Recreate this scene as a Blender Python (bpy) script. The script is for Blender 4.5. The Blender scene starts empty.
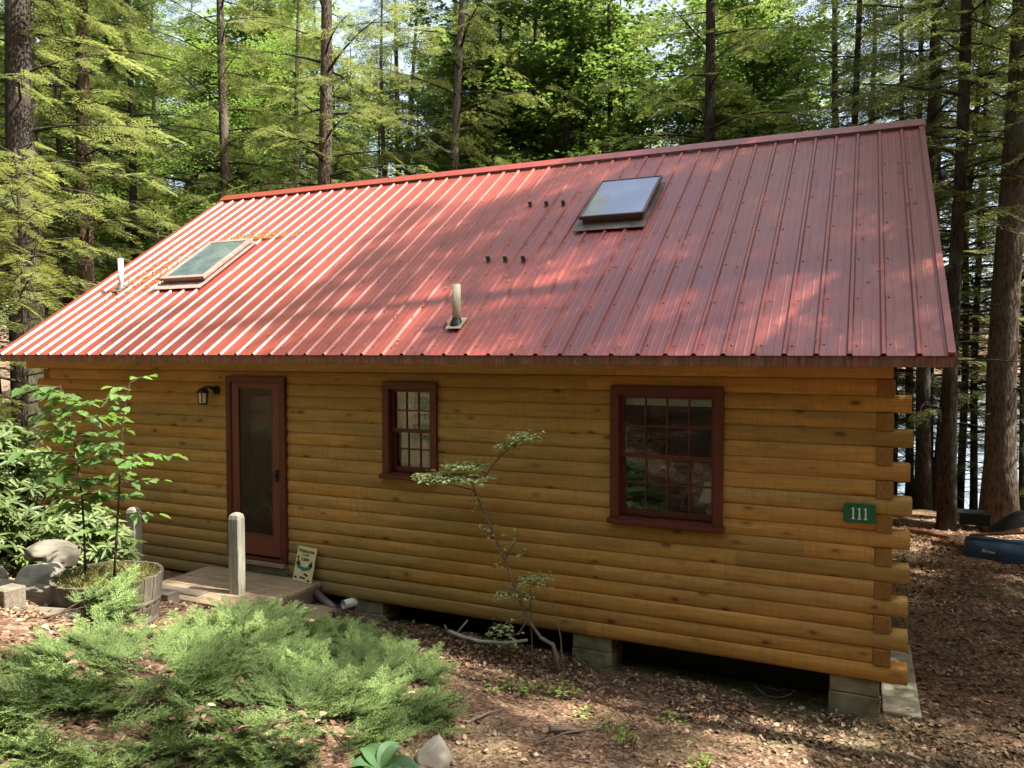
import bpy, bmesh, math, random
import numpy as np
from math import radians, sin, cos, pi, sqrt, atan2
from mathutils import Vector, Matrix, noise as mnoise

# ------------------------------------------------------------------ camera, sky, sun, exposure
sc = bpy.context.scene
COL = sc.collection
cam = bpy.data.cameras.new('camera'); camo = bpy.data.objects.new('camera', cam); COL.objects.link(camo)
sc.camera = camo
camo.location = (0, -7.18, 2.80)
camo.rotation_euler = (radians(90 - 2.278), 0, radians(24.344))
cam.sensor_width = 36.0; cam.lens = 771.8 / 1024 * 36.0
cam.clip_start = 0.05; cam.clip_end = 3000
sc.render.resolution_x, sc.render.resolution_y = 1024, 768

SUN = Vector((.56, .08, .82)).normalized()
world = bpy.data.worlds.new('World'); sc.world = world; world.use_nodes = True
wn = world.node_tree.nodes; wl = world.node_tree.links
sky = wn.new('ShaderNodeTexSky'); sky.sky_type = 'NISHITA'; sky.sun_disc = False
sky.sun_elevation = math.asin(SUN.z); sky.sun_rotation = atan2(SUN.x, SUN.y)
sky.air_density = 1.0; sky.dust_density = 2.5; sky.ozone_density = 1.0
bg = wn['Background']; bg.inputs['Strength'].default_value = .10
hsv = wn.new('ShaderNodeHueSaturation'); hsv.inputs['Saturation'].default_value = .72; hsv.inputs['Value'].default_value = 1.25
wl.new(sky.outputs[0], hsv.inputs['Color']); wl.new(hsv.outputs[0], bg.inputs['Color'])
sun = bpy.data.lights.new('sun', 'SUN'); suno = bpy.data.objects.new('sun', sun); COL.objects.link(suno)
sun.energy = 5.0; sun.angle = radians(.55); sun.color = (1, .95, .86)
suno.rotation_euler = SUN.to_track_quat('Z', 'Y').to_euler()
vs = sc.view_settings
vs.view_transform = 'Standard'; vs.look = 'None'; vs.exposure = 1.92; vs.gamma = 1; vs.use_curve_mapping = False
cy = sc.cycles
cy.use_denoising = True; cy.denoiser = 'OPENIMAGEDENOISE'
cy.use_adaptive_sampling = True; cy.adaptive_threshold = .015
cy.max_bounces = 7; cy.diffuse_bounces = 4; cy.glossy_bounces = 3; cy.transmission_bounces = 4; cy.transparent_max_bounces = 8
cy.caustics_reflective = False; cy.caustics_refractive = False; cy.sample_clamp_indirect = 6

# ------------------------------------------------------------------ helpers
def tag(o, label=None, cat=None, group=None, kind=None):
    if label: o['label'] = label
    if cat: o['category'] = cat
    if group: o['group'] = group
    if kind: o['kind'] = kind
    return o
def empty(name, loc=(0, 0, 0), rz=0, label=None, cat=None, group=None):
    o = bpy.data.objects.new(name, None); COL.objects.link(o)
    o.empty_display_size = .2
    o.location = loc; o.rotation_euler = (0, 0, rz)
    return tag(o, label, cat, group)
class MB:
    def __init__(s): s.v = []; s.f = []; s.sm = []; s.mi = []
    def add(s, vs_, fs, smooth=False, mi=0):
        n = len(s.v); s.v += [tuple(v) for v in vs_]
        for f in fs: s.f.append(tuple(i + n for i in f)); s.sm.append(smooth); s.mi.append(mi)
    def box(s, x0, x1, y0, y1, z0, z1, M=None, mi=0):
        P = [Vector(p) for p in ((x0,y0,z0),(x1,y0,z0),(x1,y1,z0),(x0,y1,z0),(x0,y0,z1),(x1,y0,z1),(x1,y1,z1),(x0,y1,z1))]
        if M is not None: P = [M @ p for p in P]
        s.add(P, [(0,3,2,1),(4,5,6,7),(0,1,5,4),(1,2,6,5),(2,3,7,6),(3,0,4,7)], mi=mi)
    def tube(s, path, rad, n=8, cap=True, smooth=True, mi=0):
        path = [Vector(p) for p in path]
        if not hasattr(rad, '__len__'): rad = [rad] * len(path)
        V = []; up = Vector((0, 0, 1)); prev = None
        for i, p in enumerate(path):
            d = (path[min(i+1, len(path)-1)] - path[max(i-1, 0)]).normalized()
            if prev is None:
                a = d.cross(up)
                if a.length < 1e-3: a = Vector((1, 0, 0))
            else: a = prev - d * prev.dot(d)
            a.normalize(); prev = a; b = d.cross(a)
            for k in range(n):
                t = 2*pi*k/n; V.append(p + (a*cos(t) + b*sin(t)) * rad[i])
        F = []
        for i in range(len(path)-1):
            for k in range(n):
                k2 = (k+1) % n
                F.append((i*n+k, i*n+k2, (i+1)*n+k2, (i+1)*n+k))
        s.add(V, F, smooth, mi)
        if cap:
            m = len(path)-1
            b0 = len(s.v) - len(V)
            s.f.append(tuple(b0+k for k in reversed(range(n)))); s.sm.append(False); s.mi.append(mi)
            s.f.append(tuple(b0+m*n+k for k in range(n))); s.sm.append(False); s.mi.append(mi)
    def lathe(s, prof, n=24, c=(0, 0, 0), smooth=True, mi=0):
        V = []; F = []
        for r, z in prof:
            for k in range(n):
                t = 2*pi*k/n; V.append((c[0]+r*cos(t), c[1]+r*sin(t), c[2]+z))
        for i in range(len(prof)-1):
            for k in range(n):
                k2 = (k+1) % n; F.append((i*n+k, i*n+k2, (i+1)*n+k2, (i+1)*n+k))
        s.add(V, F, smooth, mi)
    def prism(s, poly, M, depth, mi=0):      # poly in local XY, extruded along local Z, placed by matrix M
        n = len(poly)
        P = [M @ Vector((a, b, 0)) for a, b in poly] + [M @ Vector((a, b, depth)) for a, b in poly]
        F = [tuple(reversed(range(n))), tuple(range(n, 2*n))] + [(i, (i+1) % n, n+(i+1) % n, n+i) for i in range(n)]
        s.add(P, F, mi=mi)
    def build(s, name, mats, parent=None, bevel=0, seg=2):
        me = bpy.data.meshes.new(name); me.from_pydata(s.v, [], s.f)
        me.polygons.foreach_set('use_smooth', s.sm); me.polygons.foreach_set('material_index', s.mi)
        for m in (mats if isinstance(mats, (list, tuple)) else [mats]): me.materials.append(m)
        me.update()
        o = bpy.data.objects.new(name, me); COL.objects.link(o)
        if parent: o.parent = parent
        if bevel:
            b = o.modifiers.new('bevel', 'BEVEL'); b.width = bevel; b.segments = seg; b.limit_method = 'ANGLE'; b.angle_limit = radians(40)
        return o
def poly_mesh(name, V, mats, extra=None):
    """V: (N,k,3) array of k-gons; extra: (verts, faces, material) appended"""
    N, k, _ = V.shape
    me = bpy.data.meshes.new(name)
    me.vertices.add(N*k); me.vertices.foreach_set('co', V.reshape(-1).astype(np.float32))
    me.loops.add(N*k); me.loops.foreach_set('vertex_index', np.arange(N*k, dtype=np.int32))
    me.polygons.add(N); me.polygons.foreach_set('loop_start', np.arange(0, N*k, k, dtype=np.int32))
    me.polygons.foreach_set('loop_total', np.full(N, k, dtype=np.int32))
    for m in (mats if isinstance(mats, (list, tuple)) else [mats]): me.materials.append(m)
    me.update(calc_edges=True)
    return me
def link(name, me, parent=None, loc=None, rot=None, scl=None):
    o = bpy.data.objects.new(name, me); COL.objects.link(o)
    if parent: o.parent = parent
    if loc is not None: o.location = loc
    if rot is not None: o.rotation_euler = rot
    if scl is not None: o.scale = scl
    return o

# ------------------------------------------------------------------ materials
class NT:
    def __init__(s, name):
        s.m = bpy.data.materials.new(name); s.m.use_nodes = True
        s.n = s.m.node_tree.nodes; s.l = s.m.node_tree.links; s.b = s.n['Principled BSDF']; s.o = s.n['Material Output']
    def new(s, t, **kw):
        x = s.n.new(t)
        for k, v in kw.items(): setattr(x, k, v)
        return x
    def set(s, sock, v):
        if hasattr(v, 'is_linked') or isinstance(v, bpy.types.NodeSocket): s.l.new(v, sock)
        else: sock.default_value = v
    def coords(s, scale=(1, 1, 1), island=0, kind='Object'):
        tc = s.new('ShaderNodeTexCoord').outputs[kind]
        if island:
            g = s.new('ShaderNodeNewGeometry').outputs['Random Per Island']
            mu = s.new('ShaderNodeVectorMath', operation='SCALE'); mu.inputs[0].default_value = (7, 3, 5); s.l.new(g, mu.inputs['Scale'])
            a = s.new('ShaderNodeVectorMath', operation='ADD'); s.l.new(tc, a.inputs[0]); s.l.new(mu.outputs[0], a.inputs[1]); tc = a.outputs[0]
        mp = s.new('ShaderNodeMapping'); mp.inputs['Scale'].default_value = scale; s.l.new(tc, mp.inputs['Vector'])
        return mp.outputs[0]
    def noise(s, vec, scale=5, detail=4, rough=.55, dist=0):
        n = s.new('ShaderNodeTexNoise'); n.inputs['Scale'].default_value = scale; n.inputs['Detail'].default_value = detail
        n.inputs['Roughness'].default_value = rough; n.inputs['Distortion'].default_value = dist
        s.l.new(vec, n.inputs['Vector']); return n.outputs['Fac']
    def voro(s, vec, scale=5, out='Distance', rnd=1):
        n = s.new('ShaderNodeTexVoronoi'); n.inputs['Scale'].default_value = scale; n.inputs['Randomness'].default_value = rnd
        s.l.new(vec, n.inputs['Vector']); return n.outputs[out]
    def ramp(s, f, stops, interp='LINEAR'):
        r = s.new('ShaderNodeValToRGB'); r.color_ramp.interpolation = interp
        e = r.color_ramp.elements
        while len(e) < len(stops): e.new(.5)
        for x, (p, c) in zip(e, stops):
            x.position = p; x.color = (c if hasattr(c, '__len__') else (c, c, c)) [:3] + (1,) if hasattr(c, '__len__') else (c, c, c, 1)
        s.l.new(f, r.inputs[0]); return r.outputs[0]
    def mix(s, f, a, b, mode='MIX'):
        m = s.new('ShaderNodeMix', data_type='RGBA', blend_type=mode)
        s.set(m.inputs['Factor'], f)
        for i, v in ((6, a), (7, b)):
            if isinstance(v, bpy.types.NodeSocket): s.l.new(v, m.inputs[i])
            else: m.inputs[i].default_value = tuple(v[:3]) + (1,)
        return m.outputs[2]
    def math(s, op, a, b=0.0, clamp=False):
        m = s.new('ShaderNodeMath', operation=op, use_clamp=clamp); s.set(m.inputs[0], a); s.set(m.inputs[1], b); return m.outputs[0]
    def island(s): return s.new('ShaderNodeNewGeometry').outputs['Random Per Island']
    def bump(s, h, strength=.3, dist=.01):
        b = s.new('ShaderNodeBump'); b.inputs['Strength'].default_value = strength; b.inputs['Distance'].default_value = dist
        s.l.new(h, b.inputs['Height']); s.l.new(b.outputs[0], s.b.inputs['Normal'])
    def done(s, color=None, rough=.6, spec=.4, metal=0):
        if color is not None:
            if isinstance(color, bpy.types.NodeSocket): s.l.new(color, s.b.inputs['Base Color'])
            else: s.b.inputs['Base Color'].default_value = tuple(color[:3]) + (1,)
        s.set(s.b.inputs['Roughness'], rough); s.b.inputs['Specular IOR Level'].default_value = spec; s.b.inputs['Metallic'].default_value = metal
        return s.m
def plain(name, c, rough=.6, spec=.4, metal=0, var=.25, scale=12, bump=.1):
    t = NT(name); v = t.coords(); n = t.noise(v, scale, 5)
    dk = tuple(x*(1-var) for x in c); lt = tuple(min(1, x*(1+var)) for x in c)
    if bump: t.bump(t.noise(v, scale*6, 3), bump, .004)
    return t.done(t.ramp(n, [(.3, dk), (.7, lt)]), rough, spec, metal)
def leaf_mat(name, a, b, tr, tfac=.42, rough=.5, nscale=.6):
    t = NT(name)
    c0 = t.ramp(t.island(), [(0, a), (1, b)])
    n = t.noise(t.coords(), nscale, 2)
    oi = t.new('ShaderNodeObjectInfo').outputs['Random']
    k = t.math('ADD', t.math('MULTIPLY', t.ramp(n, [(.3, .62), (.7, 1.3)]), .8), t.math('MULTIPLY', oi, .35))
    sc_ = t.new('ShaderNodeVectorMath', operation='SCALE'); t.l.new(c0, sc_.inputs[0]); t.l.new(k, sc_.inputs['Scale'])
    t.done(sc_.outputs[0], rough, .35)
    ts = t.new('ShaderNodeBsdfTranslucent')
    c1 = t.new('ShaderNodeVectorMath', operation='SCALE'); c1.inputs[0].default_value = tr; t.l.new(k, c1.inputs['Scale'])
    t.l.new(c1.outputs[0], ts.inputs['Color'])
    mx = t.new('ShaderNodeMixShader'); mx.inputs[0].default_value = tfac
    t.l.new(t.b.outputs[0], mx.inputs[1]); t.l.new(ts.outputs[0], mx.inputs[2]); t.l.new(mx.outputs[0], t.o.inputs['Surface'])
    return t.m

def wood_logs(name):
    t = NT(name); rnd = t.island()
    v = t.coords((1.1, 16, 16), 1); g = t.noise(v, 2.2, 6, .6, .6)
    v2 = t.coords((.45, 3, 3), 1); g2 = t.noise(v2, 2, 3)
    c = t.ramp(g, [(.28, (.37, .205, .06)), (.5, (.48, .285, .09)), (.72, (.56, .35, .125))])
    tint = t.ramp(rnd, [(0, (.70, .68, .66)), (.3, (1.0, .97, .92)), (.55, (1.14, .96, .76)), (.75, (.84, .84, .84)), (1, (1.02, 1.02, 1.0))])
    c = t.mix(1, c, tint, 'MULTIPLY')
    c = t.mix(t.ramp(g2, [(.42, 0), (.72, .55)]), c, (.25, .14, .042))
    # pale vertical weather marks and fine seams
    # knots
    vk = t.coords((3.3, 7.5, 7.5), 1); kd = t.voro(vk, 1.0); kc = t.new('ShaderNodeSeparateColor'); t.l.new(t.voro(vk, 1.0, 'Color'), kc.inputs[0])
    gate = t.ramp(kc.outputs[0], [(.22, 0), (.3, 1)]); kd = t.math('SUBTRACT', kd, t.math('MULTIPLY', kc.outputs[1], .07))
    kd = t.math('ADD', kd, t.math('MULTIPLY', t.math('SUBTRACT', t.noise(t.coords((20, 40, 40)), 1.5, 3), .5), .10))
    kn = t.math('MULTIPLY', t.ramp(kd, [(.05, 1), (.115, 0)]), gate); ring = t.math('MULTIPLY', t.ramp(kd, [(.07, .5), (.26, 0)]), gate)
    c = t.mix(t.math('MULTIPLY', t.ramp(t.noise(t.coords((16, 2, 1.6), 1), 2.0, 4, .7), [(.5, 0), (.72, .4)]), 1.0), c, (.20, .115, .04))
    c = t.mix(ring, c, (.22, .09, .022)); c = t.mix(t.math('MULTIPLY', kn, .7), c, (.085, .034, .014))
    # grey-green weather staining low on the left end near the deck (splash stain)
    sx = t.new('ShaderNodeSeparateXYZ'); t.l.new(t.new('ShaderNodeTexCoord').outputs['Object'], sx.inputs[0])
    low = t.ramp(t.math('ADD', sx.outputs['Z'], t.math('MULTIPLY', t.noise(t.coords((1, 1, 2)), 1.5, 4), .5)), [(.45, 1), (1.0, 0)])
    left = t.ramp(t.math('ADD', t.math('MULTIPLY', sx.outputs['X'], -.25), t.math('MULTIPLY', t.noise(t.coords((.6, .6, .6)), 1.0, 3), .4)), [(.95, 0), (1.0, .0), (1.0, 1)])
    left = t.ramp(t.math('MULTIPLY', sx.outputs['X'], -.1), [(.42, 0), (.6, 1)])
    c = t.mix(t.math('MULTIPLY', t.math('MULTIPLY', low, left), .75), c, (.20, .165, .085))
    blot = t.ramp(t.noise(t.coords((.5, 1, 1.4)), 1.7, 4), [(.52, 0), (.7, .45)])
    c = t.mix(blot, c, (.235, .16, .066))
    t.bump(t.math('ADD', g, t.math('MULTIPLY', kn, -.6)), .25, .006)
    cr = t.math('MULTIPLY', t.ramp(t.noise(t.coords((.55, 34, 34), 1), 1.0, 2), [(.49, 0), (.5, 1), (.51, 0)]), t.ramp(t.noise(t.coords((.7, 3, 3), 1), 1.6, 2), [(.5, 0), (.58, .6)]))
    c = t.mix(cr, c, (.10, .05, .018))
    return t.done(c, .64, .25)
def wood_grey(name, a, b, axis=0, rough=.8):
    t = NT(name); s = [18, 18, 18]; s[axis] = 1.3
    g = t.noise(t.coords(tuple(s), 1), 2.5, 6, .65, .4); r = t.island()
    c = t.ramp(g, [(.3, a), (.7, b)])
    c = t.mix(1, c, t.ramp(r, [(0, .75), (1, 1.15)]), 'MULTIPLY')
    c = t.mix(t.ramp(t.noise(t.coords(), 3, 4), [(.5, 0), (.75, .5)]), c, tuple(x*.5 for x in a))
    t.bump(g, .5, .008); return t.done(c, rough, .25)
def roof_metal(name):
    t = NT(name)
    v = t.coords(); n = t.noise(t.coords((4, .6, .6)), 3, 5, .6); n2 = t.noise(v, .8, 3)
    c = t.ramp(n, [(.25, (.180, .023, .0105)), (.75, (.235, .034, .0155))])
    c = t.mix(t.ramp(n2, [(.4, 0), (.75, .35)]), c, (.19, .042, .027))
    c = t.mix(t.ramp(t.noise(t.coords((9, 1, 1)), 6, 5, .7), [(.62, 0), (.74, .4)]), c, (.11, .03, .024))
    t.bump(t.noise(v, 1.3, 2), .25, .03)
    t.b.inputs['IOR'].default_value = 1.75
    return t.done(c, t.ramp(n, [(.3, .36), (.7, .48)]), .5)
def rust_trim(name):
    t = NT(name); v = t.coords((26, 26, 2.2)); n = t.noise(v, 2, 5, .7); n2 = t.noise(t.coords((3, 3, 3)), 3, 4)
    c = t.ramp(n, [(.3, (.10, .035, .025)), (.5, (.24, .085, .06)), (.66, (.30, .21, .16)), (.8, (.40, .33, .27))])
    c = t.mix(t.ramp(n2, [(.45, 0), (.65, .75)]), c, (.13, .085, .055))
    return t.done(c, .7, .3)
def bark(name, a, b):
    t = NT(name); v = t.coords((1, 1, .22)); n = t.noise(v, 22, 6, .65, .3); vo = t.voro(t.coords((1, 1, .3)), 26)
    k = t.math('MULTIPLY', n, t.math('ADD', vo, .55))
    c = t.ramp(k, [(.25, a), (.62, b)])
    c = t.mix(t.ramp(t.noise(t.coords((1, 1, .6)), 2.2, 4), [(.5, 0), (.68, .5)]), c, (.13, .14, .10))
    t.bump(k, .9, .03); return t.done(c, .9, .15)
def ground_mat():
    t = NT('forest_floor_soil'); v = t.coords()
    n = t.noise(v, .55, 5, .6); f = t.noise(v, 18, 6, .7); vo = t.voro(v, 32, 'Color'); vd = t.voro(v, 32)
    litter = t.ramp(f, [(.25, (.05, .028, .017)), (.5, (.15, .085, .05)), (.7, (.27, .165, .105)), (.85, (.38, .26, .18))])
    cell = t.new('ShaderNodeSeparateColor'); t.l.new(vo, cell.inputs[0])
    lv = t.ramp(cell.outputs[0], [(0, (.07, .04, .025)), (.45, (.17, .10, .062)), (.8, (.29, .18, .12)), (1, (.40, .29, .20))])
    c = t.mix(.6, litter, lv)
    moss = t.ramp(f, [(.3, (.075, .065, .03)), (.7, (.23, .19, .105))])
    c = t.mix(t.ramp(n, [(.48, 0), (.62, .85)]), c, moss)
    t.bump(t.math('ADD', f, t.math('MULTIPLY', vd, .8)), 1.0, .035)
    return t.done(c, .95, .1)
def litter_mat():
    t = NT('dry_leaf')
    c = t.ramp(t.island(), [(0, (.07, .038, .02)), (.3, (.14, .078, .042)), (.55, (.21, .128, .072)), (.8, (.29, .19, .115)), (1, (.42, .31, .20))])
    c = t.mix(.5, c, t.ramp(t.noise(t.coords(), 30, 3), [(.3, .6), (.7, 1.2)]), 'MULTIPLY')
    return t.done(c, .75, .25)
def glass_mat(name, tint=(.9, .95, .93), rough=.02, refl=1.0):
    t = NT(name); t.n.remove(t.b)
    fr = t.new('ShaderNodeFresnel'); fr.inputs['IOR'].default_value = 1.47
    gl = t.new('ShaderNodeBsdfGlossy'); gl.inputs['Roughness'].default_value = rough; gl.inputs['Color'].default_value = (refl,)*3+(1,)
    tr = t.new('ShaderNodeBsdfTransparent'); tr.inputs['Color'].default_value = tint+(1,)
    mx = t.new('ShaderNodeMixShader'); t.l.new(fr.outputs[0], mx.inputs[0]); t.l.new(tr.outputs[0], mx.inputs[1]); t.l.new(gl.outputs[0], mx.inputs[2])
    t.l.new(mx.outputs[0], t.o.inputs['Surface']); return t.m

M = {}
M['log'] = wood_logs('honey_log'); M['endgrain'] = wood_grey('log_end_grain', (.23, .105, .03), (.40, .20, .058), 1)
M['board'] = wood_logs('honey_board')
M['roof'] = roof_metal('red_sheet_metal'); M['rust'] = rust_trim('weathered_red_trim')
M['redtrim'] = plain('red_brown_paint', (.105, .021, .013), .5, .4, var=.18)
M['doorred'] = plain('red_brown_door_paint', (.15, .040, .027), .45, .4, var=.12)
M['glass'] = glass_mat('window_glass'); M['skyglass'] = None
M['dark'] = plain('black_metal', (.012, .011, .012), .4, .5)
M['darkframe'] = plain('dark_bronze_frame', (.075, .05, .042), .4, .5)
M['brownframe'] = plain('weathered_brown_frame', (.27, .18, .155), .5, .4)
M['flash'] = plain('grey_flashing', (.12, .095, .085), .5, .4)
M['concrete'] = plain('concrete', (.28, .25, .18), .9, .2, var=.4, scale=5, bump=.4)
M['mossconcrete'] = plain('stained_concrete_block', (.20, .175, .11), .9, .2, var=.5, scale=7, bump=.4)
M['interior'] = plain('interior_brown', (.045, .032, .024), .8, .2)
M['white'] = plain('white_plastic', (.72, .71, .66), .5, .4, var=.08)
M['pvc'] = plain('tan_vent_pipe', (.36, .32, .22), .55, .4, var=.1)
M['curtain'] = plain('white_curtain', (.86, .86, .82), .9, .1, var=.05)
M['deck'] = wood_grey('weathered_deck_board', (.22, .15, .095), (.46, .34, .22), 0)
M['timber'] = wood_grey('grey_timber', (.11, .09, .065), (.25, .21, .155), 0)
M['post'] = wood_grey('grey_post_wood', (.17, .16, .12), (.42, .40, .32), 2)
M['barrel'] = wood_grey('grey_barrel_stave', (.05, .041, .03), (.145, .122, .092), 2)
M['hoop'] = plain('rusty_iron_hoop', (.075, .055, .045), .7, .4, var=.4)
M['moss'] = plain('moss_soil', (.10, .095, .03), .95, .1, var=.5, scale=30, bump=.8)
M['rock'] = plain('grey_fieldstone', (.15, .13, .10), .9, .2, var=.4, scale=5, bump=.6)
M['palerock'] = plain('pale_rock', (.22, .195, .155), .9, .2, var=.3, scale=6, bump=.6)
M['bark'] = bark('brown_grey_bark', (.030, .021, .016), (.135, .10, .075))
M['bark_red'] = bark('reddish_bark', (.035, .021, .015), (.16, .10, .07))
M['bark_dark'] = bark('dark_bark', (.013, .010, .008), (.058, .044, .034))
M['twig'] = plain('grey_twig', (.16, .13, .10), .9, .2, var=.3)
M['twigdark'] = plain('dark_stem', (.05, .035, .022), .8, .2, var=.3)
M['hemlock'] = leaf_mat('hemlock_needles', (.055, .078, .026), (.16, .185, .065), (.31, .35, .09))
M['hemlock_lit'] = leaf_mat('sunlit_hemlock_needles', (.12, .16, .035), (.25, .27, .07), (.42, .44, .10))  # lighter, yellower copy of the hemlock needles, sunlight put into the colour
M['maple'] = leaf_mat('broad_leaves', (.05, .09, .022), (.12, .17, .045), (.22, .33, .06), .5)
M['farleaf'] = leaf_mat('far_needles', (.055, .085, .03), (.17, .21, .08), (.32, .38, .11))
M['juniper'] = leaf_mat('juniper_needles', (.060, .102, .027), (.182, .242, .074), (.145, .19, .042), .25, .8, 2.2)
M['rhodo'] = leaf_mat('rhododendron_leaves', (.07, .11, .032), (.19, .245, .085), (.24, .31, .07), .3, .48, 2)
M['sapling'] = leaf_mat('sapling_leaves', (.06, .125, .035), (.14, .22, .06), (.22, .40, .06), .4, .4, 2)
M['shrub'] = leaf_mat('small_pale_leaves', (.30, .37, .14), (.50, .55, .25), (.40, .46, .18), .35, .5, 2)
M['hosta'] = leaf_mat('hosta_leaves', (.055, .12, .045), (.09, .17, .065), (.12, .22, .06), .3, .4, 2)
M['seedling'] = leaf_mat('seedling_leaves', (.10, .18, .03), (.24, .36, .06), (.3, .42, .08), .35, .5, 2)
M['litter'] = litter_mat()
M['needle'] = plain('orange_dead_needles', (.33, .14, .05), .9, .1, var=.5, scale=40, bump=0)
M['sign'] = plain('green_sign_paint', (.008, .12, .055), .4, .4, var=.06)
M['cream'] = plain('cream_paint', (.62, .53, .30), .6, .3, var=.1)
M['ink'] = plain('dark_green_ink', (.03, .035, .015), .7, .2)
M['teal'] = plain('teal_paint', (.05, .14, .15), .6, .3)
M['tarp'] = plain('blue_tarp', (.022, .055, .10), .45, .4, var=.4, scale=5, bump=.4)
M['plank'] = plain('orange_plank', (.16, .07, .03), .7, .3)
t = NT('skylight_glass'); t.done((.085, .095, .14), .05, 1.0); t.b.inputs['IOR'].default_value = 2.1; M['skyglass'] = t.m
t = NT('skylight_glass_green'); t.done(t.ramp(t.noise(t.coords(), 4, 4), [(.3, (.05, .075, .08)), (.7, (.11, .145, .15))]), .12, .8); M['skyglass2'] = t.m

# ------------------------------------------------------------------ terrain
def sst(a, b, x):
    q = np.clip((x-a)/(b-a), 0, 1); return q*q*(3-2*q)
def ground(x, y):
    x = np.asarray(x, float); y = np.asarray(y, float)
    g0 = -.32 - .035*np.clip(x, -12, 6)
    s = .22 + .12*sst(-2, -6, x) if False else .22 + .12*(1-sst(-6, -2, x))
    fr = s*np.log1p(np.exp(np.clip((-y-.6)*6, -50, 50)))/6
    fr = 4*np.tanh(fr/4)*1.0 if False else np.minimum(fr, 3.0)
    bk = .3*sst(0, 6, y)*sst(-2, 1, x)
    lake = -4.2*sst(7.5, 24, y)*(1 - .85*(1-sst(-16, -5, x)))
    far = 22*sst(170, 330, y) + 6*sst(60, 200, -y)
    return g0 + fr + bk + lake + far
def vnoise(x, y, f, seed=0):
    return np.array([mnoise.noise(Vector((a*f+seed, b*f, seed*.7))) for a, b in zip(x.ravel(), y.ravel())]).reshape(x.shape)
def axis_pts(lo, hi, flo, fhi, d, far):
    a = list(np.arange(flo, fhi, d)); st = d; p = fhi; R = []
    while p < hi: R.append(p); st *= 1.22; p += st
    R.append(hi); st = d; p = flo; L = []
    while p > lo: st *= 1.22; p -= st; L.append(max(p, lo))
    return np.array(L[::-1] + a + R)
gx = axis_pts(-900, 900, -10, 4.5, .07, 0); gy = axis_pts(-900, 1200, -6.6, 8.5, .07, 0)
GX, GY = np.meshgrid(gx, gy)
nz = .045*vnoise(GX, GY, .9, 3) + .028*vnoise(GX, GY, 3.1, 8) + .014*vnoise(GX, GY, 9, 5)
near_wall = np.clip(np.abs(GY+.1)/1.0, .35, 1)
GZ = ground(GX, GY) + nz*np.where(GY < .3, near_wall, 1)
GZ = np.where((GX > -5.2) & (GX < .0), GZ - .09*np.exp(-((GY-.15)/.42)**2), GZ)
inside = (GX > -10.4) & (GX < .1) & (GY > .3) & (GY < 7.0)
GZ = np.where(inside, np.minimum(GZ, -.38), GZ)
nyx, nx_ = GX.shape
idx = np.arange(nyx*nx_).reshape(nyx, nx_)
Q = np.stack([idx[:-1, :-1], idx[:-1, 1:], idx[1:, 1:], idx[1:, :-1]], -1).reshape(-1, 4)
me = bpy.data.meshes.new('ground')
me.from_pydata(np.stack([GX, GY, GZ], -1).reshape(-1, 3).tolist(), [], Q.tolist())
me.polygons.foreach_set('use_smooth', [True]*len(me.polygons)); me.materials.append(ground_mat())
tag(link('ground', me), kind='structure')
def gz(x, y): return float(ground(x, y))
# lake beyond the trees
t = NT('lake_water'); w = t.noise(t.coords((1, 2.5, 1)), 1.2, 4); t.bump(w, .3, .08); t.done((.10, .13, .15), .12, .6); M['water'] = t.m
b = MB(); b.add([(-400, 14, -3.0), (400, 14, -3.0), (400, 260, -3.0), (-400, 260, -3.0)], [(0, 1, 2, 3)])
tag(b.build('lake', M['water']), kind='structure')

# ------------------------------------------------------------------ log cabin
XL, XR = -10.45, .20          # outer faces of the gable walls
HC = .1437; NCOURSE = 18; SAG = .016
cabin = empty('log_cabin', (-5, 0, 0), 0, 'honey coloured log cabin with a ribbed red metal roof and red window trim', 'cabin')
cabin.location = (0, 0, 0)
OPEN = [(-7.00, -6.23, .30, 2.47), (-4.76, -4.16, 1.47, 2.45), (-2.15, -1.18, 1.21, 2.45)]
rng = random.Random(5)
def log_profile():
    P = []
    n = 8; R = (HC**2/4 + SAG**2)/(2*SAG)
    for i in range(n+1):
        z = HC*(i/n); dz = z - HC/2
        y = SAG - (sqrt(R*R - dz*dz) - (R - SAG))
        P.append((y, z))
    return P
PROF = log_profile()
def add_log(mb, x0, x1, z, flipaxis=False, back=.17, jit=0):
    V = []; pr = PROF
    pts = [(pr[i][0] + jit, pr[i][1]) for i in range(len(pr))] + [(back, HC), (back, 0)]
    for x in (x0, x1):
        for y, zz in pts: V.append((x, y, z+zz))
    n = len(pts); F = []
    for i in range(n): F.append((i, (i+1) % n, n+(i+1) % n, n+i)[::-1])
    k = len(mb.f)
    mb.add(V, F); mb.add(V, [tuple(range(n)), tuple(reversed(range(n, 2*n)))])
    for i in range(len(pr)-1): mb.sm[k+i] = True
wall = MB()
for k in range(NCOURSE):
    z0, z1 = k*HC, (k+1)*HC
    zc = (z0+z1)/2
    xe = .398 + rng.uniform(-.014, .008) if k % 2 == 0 else .128
    xs = -10.63 if k % 2 == 0 else -10.38
    segs = [(xs, xe)]
    for ox0, ox1, oz0, oz1 in OPEN:
        if oz0 < zc < oz1:
            new = []
            for a, c in segs:
                if ox0 > a and ox1 < c: new += [(a, ox0), (ox1, c)]
                else: new.append((a, c))
            segs = new
    jit = rng.uniform(-.004, .004)
    for a, c in segs:
        cuts = [a]; p = a + rng.uniform(1.0, 4.2)
        while p < c - .5: cuts.append(p); p += rng.uniform(2.2, 4.8)
        cuts.append(c)
        for i in range(len(cuts)-1):
            add_log(wall, cuts[i] + (.001 if i else 0), cuts[i+1] - (.001 if i < len(cuts)-2 else 0), z0 + .001, jit=jit + rng.uniform(-.003, .003))
o = wall.build('log_wall', M['log'], cabin)
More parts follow.
